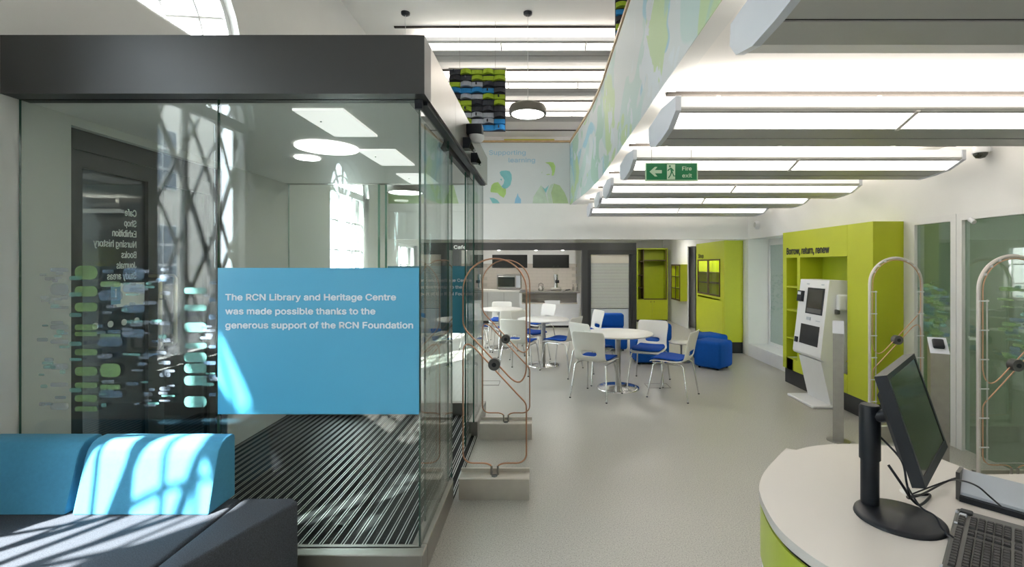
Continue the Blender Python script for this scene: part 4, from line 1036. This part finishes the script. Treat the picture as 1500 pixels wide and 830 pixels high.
B().bbox(-.13, .13, -.12, .12, 0, .08, .01, 1).obj('base', 'steel', cm); B().lathe([(.05, .08), (.045, .2), (.06, .3), (.06, .42)], (0,0,0), 18).obj('body', 'chrome', cm)
B().lathe([(.035, .42), (.075, .50), (.085, .62), (.05, .64)], (0,0,0), 18).obj('hopper', 'acr', cm); B().bbox(-.02, .08, -.1, -.05, .20, .28, .01, 1).obj('spout', 'blackp', cm)
pf = thing('portafilter', 'steel portafilter lying beside the coffee grinder', 'portafilter', (.62, 12.3, .92)); B().lathe([(.04, 0), (.045, .03), (.035, .035)], (-.05, 0, 0), 16).obj('basket', 'steel', pf); B().tube([(-.01, 0, .02), (.11, 0, .035)], .012, 8).obj('handle', 'blackp', pf)
for x, lb in ((.80, 'slim dark bottle on the counter, the left one by the post'), (.90, 'slim dark bottle on the counter, the right one by the post')):
    t = thing('bottle', lb, 'bottle', (x, 12.3, .92), group='slim bottles on the counter'); B().lathe([(.025, 0), (.027, .07), (.022, .09), (.009, .11), (.009, .15)], (0,0,0), 14).obj('body', 'charm', t); B().lathe([(.010, .15), (.010, .165)], (0,0,0), 10).obj('cap', 'blackp', t)

# ------------------------------------------------------------------ sofa in the left foreground
SZ = .445
def sofa():
    t = thing('modular_sofa', 'dark grey wool bench sofa in the left foreground by the lobby glass', 'sofa', (-2.0, 2.0, 0))
    ox, oy = -2.0, 2.0
    b = B().bbox(XL+.02-ox, -1.487-ox, 1.20-oy, 2.37-oy, .05, SZ, .018, 3); b.obj('seat_block', 'sofag', t)
    pts = [(-1.48, 1.20), (-1.615, 1.20), (-1.377, 1.83), (-1.20, 2.29), (-1.205, 2.36), (-1.48, 2.37)]
    pts = [(-1.479, 1.21), (-1.475, 2.37), (-1.235, 2.37), (-1.19, 2.335), (-1.38, 1.83), (-1.46, 1.21)]
    bm = bmesh.new(); vv = [bm.verts.new((x-ox, y-oy, .05)) for x, y in pts]; bm.faces.new(vv)
    r = bmesh.ops.extrude_face_region(bm, geom=bm.faces[:]); bmesh.ops.translate(bm, vec=(0,0,SZ-.05), verts=[v for v in r['geom'] if isinstance(v, bmesh.types.BMVert)])
    bmesh.ops.recalc_face_normals(bm, faces=bm.faces[:]); bmesh.ops.bevel(bm, geom=bm.edges[:], offset=.015, segments=3, affect='EDGES', profile=.5)
    b = B(); b.addbm(bm, 0, True); bm.free(); b.obj('end_block', 'sofag', t)
    for x, y in ((-2.5, 1.35), (-1.6, 1.35), (-2.5, 2.2), (-1.6, 2.2), (-1.33, 2.2)): B().lathe([(.025, 0), (.025, .055)], (x-ox, y-oy, 0), 12).obj('leg', 'blackp', t)
sofa()
def back_cushion(x0, x1, label):
    t = thing('back_cushion', label, 'cushion', ((x0+x1)/2, 2.2, SZ+.001), group='turquoise wedge cushions')
    prof = [(0, 0), (.060, .235), (.075, .272), (.10, .300), (.13, .312), (.175, .314), (.192, .305), (.195, .29), (.195, 0)]
    hw = (x1-x0)/2; b = B(); b.prism([(y-.0, z) for y, z in prof], 'x', -hw, hw)
    me = b.mesh('cover', 'sofab'); bm = bmesh.new(); bm.from_mesh(me); bmesh.ops.remove_doubles(bm, verts=bm.verts, dist=1e-5)
    es = [e for e in bm.edges if abs(abs(e.verts[0].co.x)-hw) < 1e-4 and abs(abs(e.verts[1].co.x)-hw) < 1e-4 and len(e.link_faces) == 2]
    bmesh.ops.bevel(bm, geom=es, offset=.008, segments=2, affect='EDGES', profile=.6); bm.to_mesh(me); bm.free()
    for p in me.polygons: p.use_smooth = False
    o = bpy.data.objects.new('cover', me); COL.objects.link(o); o.parent = t
back_cushion(-2.165, -1.537, 'turquoise wedge back cushion in the sunlight on the sofa')
back_cushion(-2.69, -2.20, 'turquoise wedge back cushion at the far left, in shade on the sofa')

# ------------------------------------------------------------------ reception desk
DZ = .74
def catmull(P, n=6):
    out = []
    for i in range(len(P)-1):
        p0 = Vector(P[max(i-1, 0)]); p1 = Vector(P[i]); p2 = Vector(P[i+1]); p3 = Vector(P[min(i+2, len(P)-1)])
        for j in range(n):
            t = j/n; out.append(tuple(.5*((2*p1)+(-p0+p2)*t+(2*p0-5*p1+4*p2-p3)*t*t+(-p0+3*p1-3*p2+p3)*t*t*t)))
    out.append(tuple(P[-1])); return out
left_arc = catmull([(1.144, 2.239), (.960, 2.03), (.871, 1.906), (.820, 1.80), (.785, 1.66), (.772, 1.55), (.782, 1.46), (.815, 1.36), (.90, 1.22), (1.03, 1.10), (1.22, 1.0)], 5)
far_arc = catmull([(1.178, 2.215), (1.26, 2.255), (1.374, 2.285), (1.50, 2.292), (1.62, 2.275), (1.72, 2.225), (1.768, 2.105)], 4)
outline = left_arc+[(2.6, 1.0), (2.6, 1.955), (1.984, 1.962), (1.796, 1.955)]+far_arc[::-1]
dk = thing('reception_desk', 'curved white reception desk with lime green band in the right foreground', 'desk', (1.6, 1.6, 0))
def off(poly, d):
    c = []; n = len(poly)
    for i in range(n):
        a = Vector(poly[i-1]); b_ = Vector(poly[(i+1) % n]); t_ = (b_-a).normalized(); nn = Vector((-t_.y, t_.x)); c.append((poly[i][0]+nn.x*d, poly[i][1]+nn.y*d))
    return c
area = sum(outline[i-1][0]*outline[i][1]-outline[i][0]*outline[i-1][1] for i in range(len(outline)))
sg = 1 if area > 0 else -1
rel = lambda P: [(x-1.6, y-1.6) for x, y in P]
B().prism(rel(outline), 'z', DZ-.032, DZ).obj('desktop', 'desk', dk)
B().prism(rel(off(outline, sg*.012)), 'z', DZ-.048, DZ-.0325).obj('shadow_gap', 'blackp', dk)
B().prism(rel(off(outline, sg*.004)), 'z', .50, DZ-.0485).obj('lime_band', 'deskg', dk)
B().prism(rel(off(outline, sg*.010)), 'z', .08, .4995).obj('lower_panel', 'whitep', dk)
B().prism(rel(off(outline, sg*.05)), 'z', 0, .0795).obj('plinth', 'black', dk)
B().lathe([(.0, .0015), (.036, .002), (.040, 0)], (1.375-1.6+.02, 1.80-1.6, DZ), 24, close=False).obj('cable_grommet', 'shut', dk)
# monitor
mo = thing('computer_monitor', 'black flat monitor on round stand on the reception desk', 'monitor', (1.208, 1.617, DZ))
ox, oy, oz = 1.208, 1.617, DZ
B().lathe([(.0, .014), (.118, .013), (.129, .008), (.131, .0)], (0,0,0), 40, close=False).obj('stand_base', 'blackp', mo)
cxx, cyy = 1.166-ox, 1.70-oy
B().lathe([(.0285, .012), (.0285, .20)], (cxx, cyy, 0), 20).obj('lower_column', 'blackp', mo)
B().lathe([(.033, .17), (.033, .355), (.028, .362)], (cxx, cyy, 0), 20).obj('upper_column', 'blackp', mo)
yaw, tilt, W_, H_, roll = .835, .283, .415, .335, -.04
u = Vector((math.sin(yaw), math.cos(yaw), 0)); n = Vector((math.cos(yaw), -math.sin(yaw), 0)); d = Vector((0,0,-1))*math.cos(tilt)+n*math.sin(tilt)
u2 = u*math.cos(roll)+d*math.sin(roll); d2 = -u*math.sin(roll)+d*math.cos(roll); nf = d2.cross(u2).normalized()
if nf.x < 0: nf = -nf
C0 = Vector((1.251-ox, 1.588-oy, 1.104-oz))
def slab(a0, a1, b0, b1, f0, f1, name, m, par=mo, shrink=0.0):
    vs = []
    for f, s in ((f0, shrink), (f1, 0)):
        for a, b_ in ((a0+s, b0+s), (a1-s, b0+s), (a1-s, b1-s), (a0+s, b1-s)): p = C0+u2*a+d2*b_+nf*f; vs.append(p[:])
    return B().add(vs, [(0,1,2,3), (4,7,6,5), (0,4,5,1), (1,5,6,2), (2,6,7,3), (3,7,4,0)]).obj(name, m, par)
hw, hh = W_/2, H_/2
slab(-hw, hw, -hh, hh, -.032, -.001, 'housing', 'blackp')
slab(-hw+.04, hw-.04, -hh+.04, hh-.04, -.06, -.032, 'rear_cover', 'blackp', shrink=.03)
for a in ((-hw, hw, -hh, -hh+.016), (-hw, hw, hh-.026, hh), (-hw, -hw+.016, -hh+.016, hh-.026), (hw-.016, hw, -hh+.016, hh-.026)): slab(*a, -.001, .003, 'bezel', 'blackp')
slab(-hw+.016, hw-.016, -hh+.016, hh-.026, -.001, .0008, 'screen', 'screen')
B().tube([(cxx, cyy, .32), (C0-nf*.058)[:]], .022, 10).obj('tilt_arm', 'blackp', mo)
# cables
def cable(pts, r, label, m='blackp'):
    o = B().tube(catmull([Vector(p) for p in pts], 8), r, 7).obj('cable', m); return tag(o, label, 'cable', 'black computer cables')
cz = DZ+.006
def on_desk(px, py, h=0.006):
    z = DZ+h; Y = (1.6-z)*700/(py-387); return ((px-794)/700*Y, Y, z)
cable([(1.20, 1.70, .99), (1.232, 1.64, .93), (1.236, 1.62, .86), (1.262, 1.64, .80), (1.30, 1.70, .775), (1.36, 1.72, .77), on_desk(1400, 700), on_desk(1425, 714, .03)], .0035, 'black cable looping from the monitor back to the keyboard')
cable([(1.222, 1.60, .86), (1.235, 1.56, .81), (1.25, 1.52, .80), (1.25, 1.49, .775), (1.27, 1.46, .757), on_desk(1370, 772), on_desk(1384, 779), (1.215, 1.40, .765)], .0030, 'black cable hanging over the monitor base to the keyboard edge')
cable([(1.21, 1.67, .90), (1.235, 1.64, .845), (1.28, 1.66, .79), (1.33, 1.68, .755), on_desk(1362, 724), (1.345, 1.76, .7445)], .0045, 'thick black cable running from the stand to the desk grommet')
cable([(1.375, 1.775, .748), on_desk(1388, 704, .05), on_desk(1410, 704, .105), on_desk(1432, 712, .12), on_desk(1450, 727, .10), on_desk(1466, 741, .06)], .0028, 'thin black cable arching from the grommet over the keyboard')
# keyboard
kbx, kby, kw, kl = 1.43, 1.65, .17, .46
kk = thing('keyboard', 'black and grey keyboard on the reception desk', 'keyboard', (kbx, kby, DZ), -PI/4-PI/2)
# local: +x along the length (towards near left), +y across (towards near right)
t_ = math.radians(0)
def kb_box(x0, x1, y0, y1, z0, z1, name, m, r=.003):
    return B().bbox(x0, x1, y0, y1, z0, z1, r, 1, smooth=False).obj(name, m, kk)
kb_box(0, kl, 0, kw, 0.001, .022, 'case', 'keyg', .006)
kb_box(.30, kl-.01, kw-.002, kw+.05, .001, .016, 'palm_rest', 'blackp', .005)
kb_box(kl-.03, kl-.004, -.004, .06, .001, .019, 'end_trim', 'greyp', .004)
keycap = None; cnt = 0
rowsx = [.012, .040, .060, .080, .100, .120, .144]
for ri, y in enumerate(rowsx[:7]):
    if y > kw-.02: break
    x = .055 if ri else .07
    while x < kl-.03:
        gap = (.135 < x < .15) or (.20 < x < .215)
        if not gap:
            if keycap is None: keycap = B().add([(0,0,0), (.0165,0,0), (.0165,.0175,0), (0,.0175,0), (.002,.002,.007), (.0145,.002,.007), (.0145,.0155,.007), (.002,.0155,.007)], [(3,2,1,0), (4,5,6,7), (0,1,5,4), (1,2,6,5), (2,3,7,6), (3,0,4,7)]).mesh('key', 'keyk')
            o = bpy.data.objects.new('key', keycap); COL.objects.link(o); o.parent = kk; o.location = (x, y, .0222); cnt += 1
        x += .0185
kb_box(.012, .045, .012, .045, .022, .030, 'control_block', 'blackp', .003)
kb_box(.05, .075, .012, .032, .022, .029, 'media_button', 'greyp', .003); kb_box(.03, .05, -.0, .010, .020, .026, 'media_button', 'greyp', .003); kb_box(.13, .142, .004, .016, .022, .026, 'media_button', 'greyp', .002)
# low upright panel behind the keyboard
pt = thing('desk_scanner', 'pale grey scanner with black foot lying behind the keyboard', 'scanner', (1.527, 1.745, DZ), math.atan2(-.116, .098))
B().add([(0,0,.020), (.42,0,.020), (.42,.045,.020), (0,.045,.020), (0,-.0,.030), (.42,-.0,.030), (.42,.05,.100), (0,.05,.100), (0,.062,.09), (.42,.062,.09), (0,.062,.02), (.42,.062,.02)],
        [(0,1,5,4), (4,5,6,7), (7,6,9,8), (8,9,11,10), (10,11,1,0), (0,4,7,8,10), (1,11,9,6,5)]).obj('lid', 'greyp', pt)
B().box(0, .42, -.018, .064, .001, .0195).obj('foot', 'blackp', pt)
B().box(-.012, -.0005, -.004, .066, .001, .100).obj('end_cap', 'keyg', pt)
